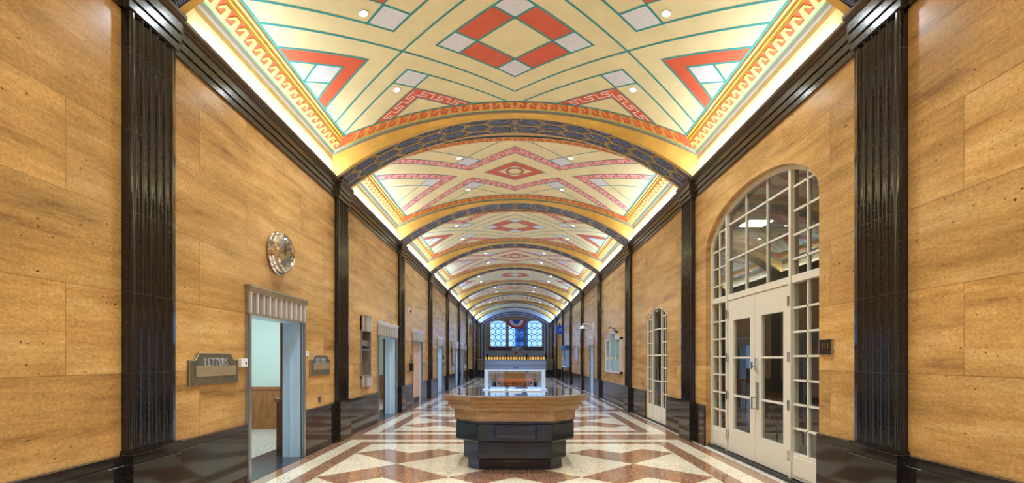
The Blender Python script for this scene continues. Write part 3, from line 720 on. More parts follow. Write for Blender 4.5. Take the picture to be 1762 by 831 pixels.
# clock
cy, cz = 6.96, 2.94
r = empty('wall_clock', (-W, cy, cz), 'round chrome wall clock above the first doorway', 'clock')
MB().lathe((-W, cy, cz), (1, 0, 0), [(.26, 0), (.292, .012), (.297, .03), (.285, .05), (.262, .058), (.252, .075), (.258, .10), (.257, .125), (.242, .142), (.225, .138), (.215, .12)], 64).build('case', CHROME, r, smooth=True)
MB().lathe((-W, cy, cz), (1, 0, 0), [(.216, .10), (.216, .118)], 48).build('dial', mat('clock_dial', (232, 220, 186), .4), r)
for k2 in range(12):
    a = k2*PI/6; L1, L2 = (.165, .20); m = MB()
    m.tube((-W+.1195, cy+math.sin(a)*L1, cz+math.cos(a)*L1), (-W+.1195, cy+math.sin(a)*L2, cz+math.cos(a)*L2), .006, 6)
    m.build('hour_mark', BLK, r)
def hand(ang, ln, wd, nm, dx):
    c, s_ = math.cos(ang), math.sin(ang); pts = [(-wd, -.03), (wd, -.03), (wd*.5, ln), (-wd*.5, ln)]
    MB().prism(pts, lambda p, t: (t, cy+p[0]*c+p[1]*s_, cz-p[0]*s_+p[1]*c), -W+dx, -W+dx+.003).build(nm, BLK, r)
hand(.15, .12, .014, 'hour_hand', .122); hand(math.radians(355), .17, .009, 'minute_hand', .127)
MB().lathe((-W+.138, cy, cz), (1, 0, 0), [(.222, 0), (.222, .002)], 40).build('cover_glass', GLASS, r)

# card readers beside the pinkish door, motion sensor above
r = empty('card_reader', (-W, 15.86, 1.22), 'small dark card reader and grey box left of the pinkish door', 'card reader')
MB().box(-W, -W+.06, 15.82, 15.96, 1.42, 1.62).build('reader', GREY, r, bevel=.01); MB().box(-W, -W+.10, 15.7, 15.9, 1.12, 1.36).build('lower_box', BLK, r, bevel=.01)
MB().box(-W+.06, -W+.066, 15.85, 15.93, 1.52, 1.59).build('display', BLK, r)
r = empty('card_reader', (-W, 22.95, 1.22), 'dark call button box right of the pale blue doorway', 'card reader')
MB().box(-W, -W+.06, 22.9, 23.05, 1.45, 1.65).build('reader', BLK, r, bevel=.01); MB().box(-W, -W+.08, 22.88, 23.05, 1.15, 1.35).build('lower_box', GREY, r, bevel=.01)
r = empty('motion_sensor', (-W, 15.6, 2.96), 'white corner motion sensor with black eye above the third doorway', 'sensor')
MB().box(-W, -W+.05, 15.45, 15.62, 2.88, 3.05).build('housing', WHITE, r, bevel=.012); MB().lathe((-W+.05, 15.56, 2.955), (1, .3, -.2), [(.05, -.01), (.045, .02), (.02, .045)], 16).build('eye', BLK, r, smooth=True)

# ------------------------------------------------------------------ rooms behind the left wall
XR = -7.6
def room(name, x0, x1, y0, y1, h, wins, side):
    m = MB(); t = .12; xo = x1
    m.box(x0, x1, y0-t, y0, -.02, h); m.box(x0, x1, y1, y1+t, -.02, h)
    # outer wall with window openings
    y = y0
    for a, b, z0, z1 in wins:
        m.box(x1, x1+side*t, y, a, -.02, h); m.box(x1, x1+side*t, a, b, -.02, z0); m.box(x1, x1+side*t, a, b, z1, h); y = b
    m.box(x1, x1+side*t, y, y1, -.02, h)
    struct(m.build('wall_'+name, WALLG))
    struct(MB().box(x0, x1+side*t, y0-t, y1+t, h, h+.1).build('ceiling', WHITE))
    for a, b, z0, z1 in wins: area('daylight', (x1+side*.2, (a+b)/2, (z0+z1)/2), (-side, 0, 0), b-a, z1-z0, 1, portal=True)
room('mail_room', -W-WT, XR, 4.6, 10.85, 3.0, [(5.4, 8.2, .9, 2.6)], -1)
room('office', -W-WT, XR, 11.2, 18.9, 3.0, [(12.0, 15.0, .9, 2.6)], -1)
room('lobby_left', -W-WT, XR, 19.3, 34.5, 3.0, [(20.5, 24.5, .6, 2.7), (26, 32, .9, 2.6)], -1)
struct(MB().box(-3.95, -3.2, 6.0, 13.9, -.02, .004).box(-3.95, -3.2, 21, 23, -.02, .004).build('floor_threshold', TILE))
struct(MB().box(XR, -3.95, 4.6, 34.5, -.02, .003).box(3.2, 7.8, 2.5, 30, -.02, .003).build('floor_rooms', ROOMF))
# wainscot on the wall facing the doorway
for nm, yy in (('mail_room', 10.85), ('office', 18.9)):
    m = MB(); m.box(-3.6, XR, yy-.03, yy, 0, .86); 
    for x in [-3.6-.42*k2 for k2 in range(10)]: m.box(x, x-.02, yy-.036, yy-.03, .26, .82)
    m.box(-3.6, XR, yy-.05, yy, .84, .90); m.box(-3.6, XR, yy-.045, yy, .0, .24)
    struct(m.build('trim_wainscot', OAK))
OFFD = mat_emit('added_diffuser', (220, 236, 255), 3)  # unseen ceiling lamps added to brighten the rooms behind the left doorways
for (x, y, pw, lb) in ((-5.2, 8.9, 66, 'added square ceiling lamp brightening the room behind the first doorway'), (-5.2, 14.5, 66, 'added square ceiling lamp brightening the room behind the second doorway'), (-5.2, 22.2, 66, 'added square ceiling lamp brightening the room behind the pale blue doorway')):
    r = empty('ceiling_lamp', (x, y, 2.94), lb, 'lamp', 'office ceiling lamps'); MB().box(x-.33, x+.33, y-.63, y+.63, 2.94, 2.995).build('housing', WHITE, r); MB().box(x-.3, x+.3, y-.6, y+.6, 2.93, 2.94).build('diffuser', OFFD, r)
    area('added_room_light', (x, y, 2.92), (0, 0, -1), .6, 1.2, pw, (.66, .86, 1.0))
r = empty('newel_post', (-3.78, 8.25, 0), 'short wooden railing post inside the first doorway', 'post')
MB().box(-3.85, -3.76, 8.2, 8.29, .004, .82).build('post', DWOOD, r, bevel=.006); MB().box(-3.87, -3.74, 8.18, 8.31, .80, .86).build('post_cap', OAK, r, bevel=.008)
m = MB(); m.box(-3.60, -3.535, 7.80, 7.92, 0, 2.3); struct(m.build('trim_door_casing', DWOOD))
m = MB(); m.box(-3.60, -3.535, 13.9, 14.05, 0, 2.3); struct(m.build('trim_door_casing', DWOOD))

# ------------------------------------------------------------------ arched glazed doors on the right wall
def hd_bar(m, x0, x1, y0, y1, z0, head):   # vertical bar cut by the arch
    m.add([(x, y, z) for x in (x0, x1) for y, z in ((y0, z0), (y1, z0), (y1, head(y1)), (y0, head(y0)))], [(0, 1, 2, 3), (7, 6, 5, 4), (0, 4, 5, 1), (1, 5, 6, 2), (2, 6, 7, 3), (3, 7, 4, 0)])
def arch_span(head, a, b, z):
    c = (a+b)/2
    if head(a+.001) >= z: return a, b
    lo, hi = a, c
    for _ in range(40):
        md = (lo+hi)/2
        if head(md) < z: lo = md
        else: hi = md
    return lo, 2*c-lo
def arched_frame(m, a, b, head, x0, x1, w_, n=40):
    ys = [a+(b-a)*(.5-.5*math.cos(PI*i/n)) for i in range(n+1)]; c = (a+b)/2
    out = [(y, head(y)) for y in ys]; inn = [(c+(y-c)*(1-w_*2/(b-a)), head(y)-w_) for y in ys]
    for k2 in range(n):
        (y0, z0), (y1, z1), (y2, z2), (y3, z3) = out[k2], out[k2+1], inn[k2+1], inn[k2]
        m.add([(x, y, z) for x in (x0, x1) for y, z in ((y0, z0), (y1, z1), (y2, z2), (y3, z3))], [(0, 1, 2, 3), (7, 6, 5, 4), (0, 4, 5, 1), (1, 5, 6, 2), (2, 6, 7, 3), (3, 7, 4, 0)])
    m.box(x0, x1, a, a+w_, 0, inn[0][1]+.02); m.box(x0, x1, b-w_, b, 0, inn[-1][1]+.02)
a, b, _, head = BIGD
XF = 3.34
r = empty('door_1', (XF, 7.065, 0), 'large arched cream double door with many small panes', 'door'); struct(r)
m = MB(); arched_frame(m, a, b, head, XF, XF+.09, .055)
hh_ = lambda y: head(y)-.03
m.box(XF, XF+.09, a+.05, b-.05, 2.41, 2.50)
for y0, y1 in ((6.14, 6.19), (7.995, 8.045)): hd_bar(m, XF-.012, XF+.09, y0, y1, 0, hh_)
m.build('frame', CREAMP, r, bevel=.003)
m = MB()
def bar_v(y, z0, z1=None, w_=.024):
    if z1 is None: hd_bar(m, XF+.02, XF+.06, y-w_/2, y+w_/2, z0, hh_)
    else: m.box(XF+.02, XF+.06, y-w_/2, y+w_/2, z0, z1)
def bar_h(z, y0, y1, w_=.024):
    s0, s1 = arch_span(head, a, b, z+.03); y0 = max(y0, s0); y1 = min(y1, s1)
    if y1 > y0+.02: m.box(XF+.02, XF+.06, y0, y1, z-w_/2, z+w_/2)
bar_v(5.836, .36); bar_v(8.36, .36); bar_v(6.78, 2.48); bar_v(7.40, 2.48)
for z in (3.04, 3.60): bar_h(z, 6.16, 8.02)
for z in [.37+.29*q for q in range(1, 7)]+[2.70, 2.99, 3.28, 3.57]:
    bar_h(z, a+.04, 6.15); bar_h(z, 8.03, b-.04)
m.build('glazing_bars', CREAMP, r)
m = MB(); m.box(XF+.01, XF+.075, a+.05, 6.145, .06, .37); m.box(XF+.01, XF+.075, 8.04, b-.05, .06, .37)
m.box(XF+.002, XF+.012, a+.09, 6.11, .10, .33); m.box(XF+.002, XF+.012, 8.08, b-.09, .10, .33)
m.build('kick_panel', CREAMP, r, bevel=.003)
m = MB(); m.box(XF-.05, XF+.10, a, b, 0, .05); m.build('threshold', BLK, r)
# the glass of the surround
m = MB(); n = 40; ys = [a+.03+(b-a-.06)*i/n for i in range(n+1)]; gx = XF+.04
for k2 in range(n):
    m.add([(gx, ys[k2], 2.46), (gx, ys[k2+1], 2.46), (gx, ys[k2+1], hh_(ys[k2+1])), (gx, ys[k2], hh_(ys[k2]))], [(0, 1, 2, 3)])
m.build('transom_glass', GLASSU, r, recalc=False); m = MB()
m.add([(gx, a+.03, .35), (gx, 6.15, .35), (gx, 6.15, 2.45), (gx, a+.03, 2.45)], [(0, 1, 2, 3)]); m.add([(gx, 8.04, .35), (gx, b-.03, .35), (gx, b-.03, 2.45), (gx, 8.04, 2.45)], [(0, 1, 2, 3)])
m.build('glass', GLASSD, r, recalc=False)
for y0, y1, l0, l1, hinge_y in ((6.195, 7.083, 6.35, 6.92, 6.19), (7.089, 7.99, 7.25, 7.80, 7.997)):
    m = MB(); xa, xb = XF+.01, XF+.06
    m.box(xa, xb, y0, l0, .06, 2.405); m.box(xa, xb, l1, y1, .06, 2.405); m.box(xa, xb, l0, l1, .06, .42); m.box(xa, xb, l0, l1, 2.09, 2.405)
    for z in (.935, 1.515): m.box(xa+.004, xb-.004, l0, l1, z-.014, z+.014)
    lf = m.build('door_leaf', CREAMP, r)
    g = MB(); g.add([(XF+.035, l0, .42), (XF+.035, l1, .42), (XF+.035, l1, 2.09), (XF+.035, l0, 2.09)], [(0, 1, 2, 3)]); g.build('glass', GLASSD, lf, recalc=False)
    for z in (.32, .93, 1.52, 2.2):
        h_ = MB(); h_.tube((XF-.008, hinge_y, z-.065), (XF-.008, hinge_y, z+.065), .011, 10); h_.box(XF-.014, XF-.002, hinge_y-.03, hinge_y+.03, z-.06, z+.06); h_.build('hinge', CHROME, lf)
    if y0 < 7:
        h_ = MB(); h_.box(XF-.02, XF+.012, 7.0, 7.06, 1.33, 1.51); h_.tube((XF-.02, 7.03, 1.39), (XF-.07, 7.03, 1.39), .012, 10); h_.box(XF-.08, XF-.06, 7.015, 7.08, 1.36, 1.46); h_.build('lock_lever', CHROME, lf, bevel=.004)
        h_ = MB(); h_.box(XF+.0, XF+.012, 6.985, 7.055, .80, 1.17); h_.build('push_plate', GREY, lf)
        h_ = MB(); h_.tube((XF-.05, 7.06, .80), (XF-.05, 7.06, .97), .012, 10); h_.tube((XF+.01, 7.06, .81), (XF-.05, 7.06, .81), .01, 8); h_.tube((XF+.01, 7.06, .96), (XF-.05, 7.06, .96), .01, 8); h_.build('door_pull', CHROME, lf)

a, b, _, head2 = SMALLD; XS = W+.02
r = empty('door_9', (XS, 11.75, 0), 'smaller arched cream glazed door past the big one', 'door'); struct(r)
h2 = lambda y: head2(y)-.03
m = MB(); arched_frame(m, a, b, head2, XS, XS+.05, .04, 24)
for y in (11.38, 12.12): hd_bar(m, XS-.005, XS+.05, y-.02, y+.02, 0, h2)
m.build('frame', CREAMP, r)
m = MB()
for y in (11.14, 12.36): hd_bar(m, XS+.02, XS+.034, y-.010, y+.010, .4, h2)
for z in [.42+.29*q for q in range(1, 8)]:
    s0, s1 = arch_span(head2, a, b, z+.03); m.box(XS+.02, XS+.034, max(a+.03, s0), 11.36, z-.012, z+.012); m.box(XS+.02, XS+.034, 12.14, min(b-.03, s1), z-.012, z+.012)
for z in (.98, 1.58, 2.18): m.box(XS+.02, XS+.034, 11.36, 12.14, z-.014, z+.014)
m.build('glazing_bars', CREAMP, r)
MB().box(XS+.01, XS+.07, a+.04, b-.04, .05, .40).build('kick_panel', CREAMP, r); MB().box(XS-.015, XS+.10, a, b, 0, .05).build('threshold', BLK, r)
m = MB(); ys = [a+.03+(b-a-.06)*i/20 for i in range(21)]
for k2 in range(20): m.add([(XS+.035, ys[k2], .38), (XS+.035, ys[k2+1], .38), (XS+.035, ys[k2+1], h2(ys[k2+1])), (XS+.035, ys[k2], h2(ys[k2]))], [(0, 1, 2, 3)])
m.build('glass', GLASSD, r, recalc=False)
MB().tube((XS-.05, 11.48, 1.02), (XS-.05, 11.48, 1.25), .012, 10).build('door_pull', CHROME, r)

# rooms behind them: a dim office with a desk, chair and curtain
def room_r(nm, y0, y1, h, win, paint):
    m = MB(); x0, x1 = W+WT, 7.7
    m.box(x0, x1, y0-.1, y0, 0, h); m.box(x0, x1, y1, y1+.1, 0, h); a_, b_, z0, z1 = win
    m.box(x1, x1+.1, y0, a_, 0, h); m.box(x1, x1+.1, b_, y1, 0, h); m.box(x1, x1+.1, a_, b_, 0, z0); m.box(x1, x1+.1, a_, b_, z1, h)
    struct(m.build('wall_'+nm, paint)); struct(MB().box(x0, x1+.1, y0-.1, y1+.1, h, h+.1).build('ceiling', WHITE))
    area('daylight', (x1+.2, (a_+b_)/2, (z0+z1)/2), (-1, 0, 0), b_-a_, z1-z0, 1, portal=True)
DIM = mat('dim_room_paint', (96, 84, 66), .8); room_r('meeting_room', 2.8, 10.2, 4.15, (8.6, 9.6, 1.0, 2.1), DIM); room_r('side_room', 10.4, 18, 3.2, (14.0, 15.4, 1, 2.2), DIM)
r = empty('ceiling_lamp', (4.62, 9.75, 4.08), 'bright square ceiling lamp seen through the arched transom', 'lamp', 'office ceiling lamps'); MB().box(4.36, 4.88, 9.5, 10.0, 4.09, 4.15).build('housing', WHITE, r); MB().box(4.4, 4.84, 9.54, 9.96, 4.08, 4.09).build('diffuser', LENS, r)
def chair(loc, rz, lab):
    r = bpy.data.objects.new('office_chair', None); C.objects.link(r); tag(r, lab, 'chair'); LOC[r.name] = Vector((0, 0, 0))
    MB().box(-.24, .24, -.23, .23, .43, .48).build('seat', DWOOD, r, bevel=.015)
    for x in (-.21, .21):
        for y in (-.2, .2): MB().tube((x*1.08, y*1.08, 0), (x, y, .44), .018, 8, r1=.022).build('leg', DWOOD, r)
        MB().tube((x, .2, .45), (x*.95, .30, .92), .018, 8).build('back_post', DWOOD, r); MB().tube((x*1.1, -.15, .66), (x*1.1, .25, .68), .018, 8).tube((x*1.1, -.14, .45), (x*1.1, -.14, .66), .014, 8).build('armrest', DWOOD, r)
    m = MB(); m.box(-.22, .22, .27, .31, .78, .92)
    for q in range(5): m.box(-.16+.08*q-.012, -.16+.08*q+.012, .235, .27, .48, .80)
    m.build('backrest', DWOOD, r); r.location = loc; r.rotation_euler = (0, 0, rz)
chair((4.6, 8.7, .003), 2.2, 'dark wooden armchair seen through the left leaf of the big arched door')
r = empty('meeting_table', (5.4, 8.0, .003), 'dark wooden table behind the big arched door', 'table')
MB().box(4.9, 6.3, 7.4, 8.3, .72, .76).build('tabletop', DWOOD, r, bevel=.01)
for x in (5.0, 6.2):
    for y in (7.5, 8.2): MB().box(x-.03, x+.03, y-.03, y+.03, .003, .72).build('leg', DWOOD, r)
m = MB(); pts = [(6.9+.05*math.sin(q*1.3), 8.1+q*.02) for q in range(34)]
m.sheet([[(x, y-.25, z) for x, y in pts] for z in (.05, 1.2, 2.5)]); tag(m.build('curtain', mat('curtain_cloth', (60, 92, 104), .8), smooth=True), 'teal curtain inside the room behind the big arched door', 'curtain')

# number sign
r = empty('room_sign', (W, 5.31, 1.54), 'small black room sign reading 111 beside the big arched door', 'sign')
MB().box(W, W-.018, 5.205, 5.42, 1.54, 1.70).build('plate', BLK, r, bevel=.002)
m = MB(); 
for z in (1.54, 1.70): m.box(W, W-.021, 5.203, 5.422, z-.003, z+.003)
for y in (5.205, 5.42): m.box(W, W-.021, y-.003, y+.003, 1.54, 1.70)
m.build('frame', ALUD, r)
text('111', .085, (W-.019, 5.312, 1.628), (PI/2, 0, -PI/2), BRASS, r, 'number', .001)
MB().box(W-.018, W-.0195, 5.25, 5.375, 1.565, 1.568).build('braille_line', BRASS, r)

# stepped notice case with green backing
r = empty('notice_case', (W, 16.6, 1.07), 'stepped green glass notice case on the right wall', 'display case')
ca, cb = 15.4, 17.85; cm = (ca+cb)/2
pts = [(ca, 1.07), (cb, 1.07), (cb, 2.12), (cm+.5, 2.12), (cm+.5, 2.34), (cm-.5, 2.34), (cm-.5, 2.12), (ca, 2.12)]
MB().prism(pts, lambda p, t: (t, p[0], p[1]), W, W-.05).build('back_board', mat('green_felt', (224, 244, 232), .5), r)
m = MB()
for p, q in zip(pts, pts[1:]+pts[:1]): m.box(W, W-.085, min(p[0], q[0])-.03, max(p[0], q[0])+.03, min(p[1], q[1])-.03, max(p[1], q[1])+.03)
for y in (cm-.42, cm+.42): m.box(W-.05, W-.08, y-.015, y+.015, 1.07, 2.12)
m.build('frame', RIBM, r)
MB().prism(pts, lambda p, t: (t, p[0], p[1]), W-.066, W-.072).build('glass', GLASS, r)
r = empty('picture_light', (W, 16.6, 2.38), 'small bracket lamp above the green notice case', 'lamp')
MB().box(W, W-.03, 16.5, 16.7, 2.38, 2.50).build('bracket', NICKEL, r); MB().tube((W-.03, 16.6, 2.46), (W-.16, 16.6, 2.52), .012, 8).build('arm', NICKEL, r); MB().tube((W-.16, 16.45, 2.51), (W-.16, 16.75, 2.51), .03, 12).build('shade', NICKEL, r)

# doorways, plaque and cases farther down the right wall
r = empty('door_10', (W, 21.4, 0), 'narrow aluminium doorway under the dome camera', 'doorway'); struct(r)
door_surround(r, 1, 20.9, 21.9, 2.08, fl_n=6); MB().box(W+.10, W+.15, 20.91, 21.89, .01, 2.07).build('door_leaf', ALU, r)
r = empty('door_11', (W, 25, 0), 'plain brown panelled door on the right wall', 'door'); struct(r)
m = MB(); m.box(W+.02, W+.07, 24.45, 25.5, .01, 2.70); m.box(W+.01, W+.02, 24.6, 25.35, .3, 1.2); m.box(W+.01, W+.02, 24.6, 25.35, 1.35, 2.5); m.build('door_leaf', OAK, r); MB().tube((W-.04, 24.55, 1.0), (W+.03, 24.55, 1.0), .02, 10).build('door_handle', CHROME, r)
r = empty('dome_camera', (2.80, 21.0, 2.65), 'white dome security camera on a wall arm', 'camera')
MB().lathe((2.80, 21.0, 2.78), (0, 0, -1), [(.03, -.08), (.07, -.06), (.12, 0), (.13, .05), (.12, .06)], 24).build('housing', WHITE, r, smooth=True)
MB().lathe((2.80, 21.0, 2.72), (0, 0, -1), [(.11, 0), (.10, .05), (.06, .10), (.01, .115)], 24).build('dome', BLK, r, smooth=True)
m = MB(); m.tube((2.80, 21.0, 2.84), (2.80, 21.0, 2.93), .02, 8); m.tube((2.80, 21.0, 2.93), (3.10, 21.0, 2.93), .022, 8); m.tube((3.10, 21.0, 2.93), (W-.02, 21.0, 2.84), .022, 8); m.box(W, W-.03, 20.9, 21.1, 2.72, 2.98); m.build('arm', WHITE, r)
m = MB(); m.tube((W-.015, 20.75, 2.42), (W-.015, 20.75, 2.9), .012, 8); m.tube((W-.015, 21.0, 2.42), (W-.015, 21.0, 2.75), .012, 8); m.build('conduit', WHITE, r)
r = empty('framed_plaque', (W, 26.7, 1.32), 'narrow framed plaque past the brown panelled door', 'plaque')
MB().box(W, W-.03, 26.05, 27.35, 1.33, 2.13).build('frame', ALUD, r, bevel=.006); MB().box(W-.03, W-.034, 26.15, 27.25, 1.40, 2.06).build('sheet', STEELB, r)
r = empty('bulletin_case', (W, 30.9, 1.0), 'projecting glazed bulletin case with blue white panes', 'display case')
MB().box(W, W-.28, 29.72, 32.2, 1.0, 2.02).build('cabinet', STEELB, r); MB().box(W, W-.36, 29.68, 32.28, 2.02, 2.26).build('canopy', mat('dark_blue_metal', (60, 84, 130), .3, .3), r)
m = MB()
for q in range(3): m.box(W-.28, W-.30, 29.7+q*1.22-.03, 29.7+q*1.22+.03, 1.0, 2.02)
m.box(W-.28, W-.30, 29.7, 32.2, .98, 1.03); m.build('case_frame', WHITE, r); MB().box(W-.283, W-.287, 29.74, 32.16, 1.03, 2.0).build('glass', GLASS, r)
m = MB(); m.box(W-.05, W-.09, 29.8, 29.84, .0, 1.0); m.box(W-.05, W-.09, 32.06, 32.1, 0, 1.0); m.build('support', BLK, r)
r = empty('hanging_sign', (2.93, 33, 3.11), 'blue box sign projecting high from the right wall', 'sign')
MB().box(2.70, 3.18, 32.85, 33.15, 3.12, 3.60).build('sign_box', mat('sign_blue', (28, 74, 168), .35), r, bevel=.01); MB().box(3.14, W, 32.96, 33.04, 3.3, 3.42).build('bracket', ALU, r)
m = MB(); m.box(2.8, 3.08, 32.84, 32.85, 3.3, 3.36); m.box(2.86, 3.02, 32.84, 32.85, 3.42, 3.46); m.build('marking', STEELB, r)

# alcoves at the far end
for s in (-1, 1):
    for a_, b_ in (ALC, (44.0, 46.0)):
        m = MB(); xo = s*(W+1.3); m.box(s*(W+WT), xo, a_-.15, a_, 0, 4.5); m.box(s*(W+WT), xo, b_, b_+.15, 0, 4.5); m.box(xo, xo+s*.1, a_-.15, b_+.15, 0, 4.5); m.box(s*(W+WT), xo, a_-.15, b_+.15, 4.5, 4.6)
        struct(m.build('wall_alcove', TRAV)); m = MB(); m.box(s*(W+.0), xo, b_-.02, b_, 0, .7); m.box(xo, xo-s*.02, a_, b_, 0, .7); struct(m.build('baseboard_alcove', MARB))

# ------------------------------------------------------------------ lobby writing desks
def octa(hw, yf, c, z, yc=7.62):
    d = yc-yf
    return [(-hw, yc-d, z), (hw, yc-d, z), (hw+c, yc-d+c, z), (hw+c, yc+d-c, z), (hw, yc+d, z), (-hw, yc+d, z), (-hw-c, yc+d-c, z), (-hw-c, yc-d+c, z)]
def desk(dy, lab):
    r = empty('writing_desk', (0, 7.62, 0), lab, 'desk', 'octagonal lobby writing desks')
    MB().loft([octa(.48, 6.85, .166, 0), octa(.48, 6.85, .166, .145)]).build('base', DESKB, r, bevel=.008)
    MB().loft([octa(.485, 6.81, .20, .14), octa(.49, 6.795, .215, .16), octa(.49, 6.795, .215, .39)]).build('lower_tier', DESKB, r, bevel=.008)
    # upper tier with a sunken panel on the front and a groove
    m = MB(); m.loft([octa(.49, 6.735, .295, .385), octa(.495, 6.72, .32, .41), octa(.495, 6.72, .32, .630)])
    m.loft([octa(.49, 6.728, .32, .628), octa(.49, 6.728, .32, .640)]); m.loft([octa(.495, 6.72, .32, .638), octa(.495, 6.72, .32, .675)])
    m.build('upper_tier', DESKB, r, bevel=.006)
    m = MB(); x0, x1, z0, z1 = -.275, .285, .44, .61
    for p in ((x0, x1, z0-.014, z0), (x0, x1, z1, z1+.014), (x0-.014, x0, z0-.014, z1+.014), (x1, x1+.014, z0-.014, z1+.014)): m.box(p[0], p[1], 6.71, 6.722, p[2], p[3])
    m.loft([[(x0, 6.719, z0), (x1, 6.719, z0), (x1, 6.719, z1), (x0, 6.719, z1)], [(x0+.03, 6.712, z0+.05), (x1-.03, 6.712, z0+.05), (x1-.02, 6.709, z1-.02), (x0+.02, 6.709, z1-.02)]])
    m.build('front_panel', mat('deep_blue_black', (30, 34, 54), .14), r)
    m = MB(); m.loft([octa(.51, 6.70, .32, .672), octa(.51, 6.70, .325, .80)]); m.build('lower_frieze', STONE, r)
    pr = [(.512, 6.698, .326, .80), (.53, 6.67, .35, .82), (.535, 6.655, .355, .85), (.55, 6.63, .37, .875), (.553, 6.625, .372, .905), (.566, 6.59, .385, .925), (.57, 6.585, .39, .955), (.582, 6.555, .402, .985), (.584, 6.55, .406, .998)]
    m = MB(); m.loft([octa(*p) for p in pr]); m.build('cornice', STONE, r)
    m = MB(); m.loft([octa(.578, 6.56, .402, .998), octa(.578, 6.56, .402, 1.012), octa(.57, 6.568, .398, 1.018)]); m.build('glass_top', mat('desk_top_dark', (140, 130, 122), .06, coat=1, var=.15, scale=30), r)
    return r
d1 = desk(0, 'octagonal stone writing desk with black stepped base, nearest the camera')
def copy_tree(o, parent=None):
    c = o.copy(); C.objects.link(c); c.parent = parent
    for ch in o.children: copy_tree(ch, c)
    return c
d2 = copy_tree(d1); d2.location = (0, 18.6, 0); d2['label'] = 'octagonal stone writing desk farther down, seen through the metal guard'

GUARD = mat('guard_metal', (196, 218, 240), .25)
# aluminium guard standing on the first desk
r = empty('desk_guard', (0, 7.78, 1.018), 'pale aluminium frame guard standing on the nearest desk', 'guard')
for s in (-1, 1):
    MB().box(s*.435-.03, s*.435+.03, 7.755, 7.805, 1.03, 1.315).build('post', GUARD, r, bevel=.004)
MB().box(-.49, .49, 7.70, 7.86, 1.018, 1.034).build('base_plate', GUARD, r, bevel=.003); MB().box(-.465, .465, 7.755, 7.805, 1.31, 1.326).build('top_rail', GUARD, r, bevel=.003)
MB().box(-.405, .405, 7.778, 7.782, 1.034, 1.31).build('glass', GLASS, r)
for x0, lb in ((-.36, 'left of three white form trays at the foot of the guard'), (-.10, 'middle one of three white form trays at the foot of the guard'), (.17, 'right of three white form trays at the foot of the guard')):
    r = empty('form_tray', (x0+.1, 7.45, 1.018), lb, 'tray', 'form trays on the desk')
    MB().box(x0, x0+.21, 7.38, 7.55, 1.018, 1.03).build('tray', STEELB, r, bevel=.002); MB().box(x0+.01, x0+.2, 7.39, 7.54, 1.03, 1.042).build('forms', WHITEP, r)

# oak settle in front of the second desk
r = empty('wooden_bench', (0, 16.4, 0), 'slatted oak bench with rounded back rail before the second desk', 'bench')
m = MB(); hw = .57; zt = .86; n = 14
path = [(-hw, .05)]+[(-hw, .72)]+[(-hw+.10-.10*math.cos(t*PI/2/5), .74+.10*math.sin(t*PI/2/5)) for t in range(6)]
path = [(x, z) for x, z in path]; path += [(-x, z) for x, z in path[::-1]]
m.box(-hw+.07, hw-.07, 16.08, 16.12, zt-.09, zt-.0)
m.build('back_rail', OAKX, r, bevel=.012)
m = MB()
for p, q in zip(path, path[1:]): m.tube((p[0], 16.10, p[1]), (q[0], 16.10, q[1]), .024, 8)
m.build('back_frame', OAKX, r, smooth=True)
m = MB()
for q in range(19): x = -.45+.05*q; m.box(x-.011, x+.011, 16.09, 16.11, .46, zt-.08)
m.build('back_slats', OAKX, r)
MB().box(-.58, .58, 16.06, 16.56, .41, .45).build('seat', OAKX, r, bevel=.01)
for x in (-.54, .54): MB().box(x-.025, x+.025, 16.50, 16.55, 0, .62).build('leg', OAKX, r); MB().box(x-.03, x+.03, 16.08, 16.56, .62, .65).build('armrest', OAKX, r, bevel=.008)

# ------------------------------------------------------------------ service counter at the end
YC = 41.6
r = empty('service_counter', (0, YC+.5, 0), 'long pale service counter across the far end of the hall', 'counter')
MB().box(-3.1, 3.16, YC-.1, YC+1.1, 1.38, 1.43).build('countertop', FLAP, r, bevel=.01)
m = MB(); m.box(-2.45, 2.55, YC-.04, YC+1.0, .98, 1.38); m.box(-2.45, 2.55, YC-.0, YC+1.0, .56, .98); m.box(-2.45, 2.55, YC-.07, YC+.1, .97, 1.01); m.build('front_cladding', STEELB, r)
for x0, x1 in ((-3.05, -2.46), (2.56, 3.12)):
    m = MB(); m.box(x0, x1, YC-.06, YC+1.0, .98, 1.38); m.box(x0+.03, x1, YC-.0, YC+1.0, .56, .98); m.build('end_block', NICKEL, r)
for x in (-2.6, -1.2, 0, 1.2, 2.7): MB().box(x-.12, x+.12, YC+.2, YC+.9, 0, .56).build('leg', DESKB, r)
m = MB(); m.lathe((-.02, YC-.0, .77), (0, -1, 0), [(.085, 0), (.085, .008)], 20); m.build('round_mark', mat('mark_purple', (150, 60, 130), .5), r)
m = MB(); m.box(.1, .17, YC-.008, YC, .72, .8); m.box(.19, .26, YC-.008, YC, .72, .84); m.box(.28, .34, YC-.008, YC, .72, .78); m.build('blue_mark', BLUEP, r)
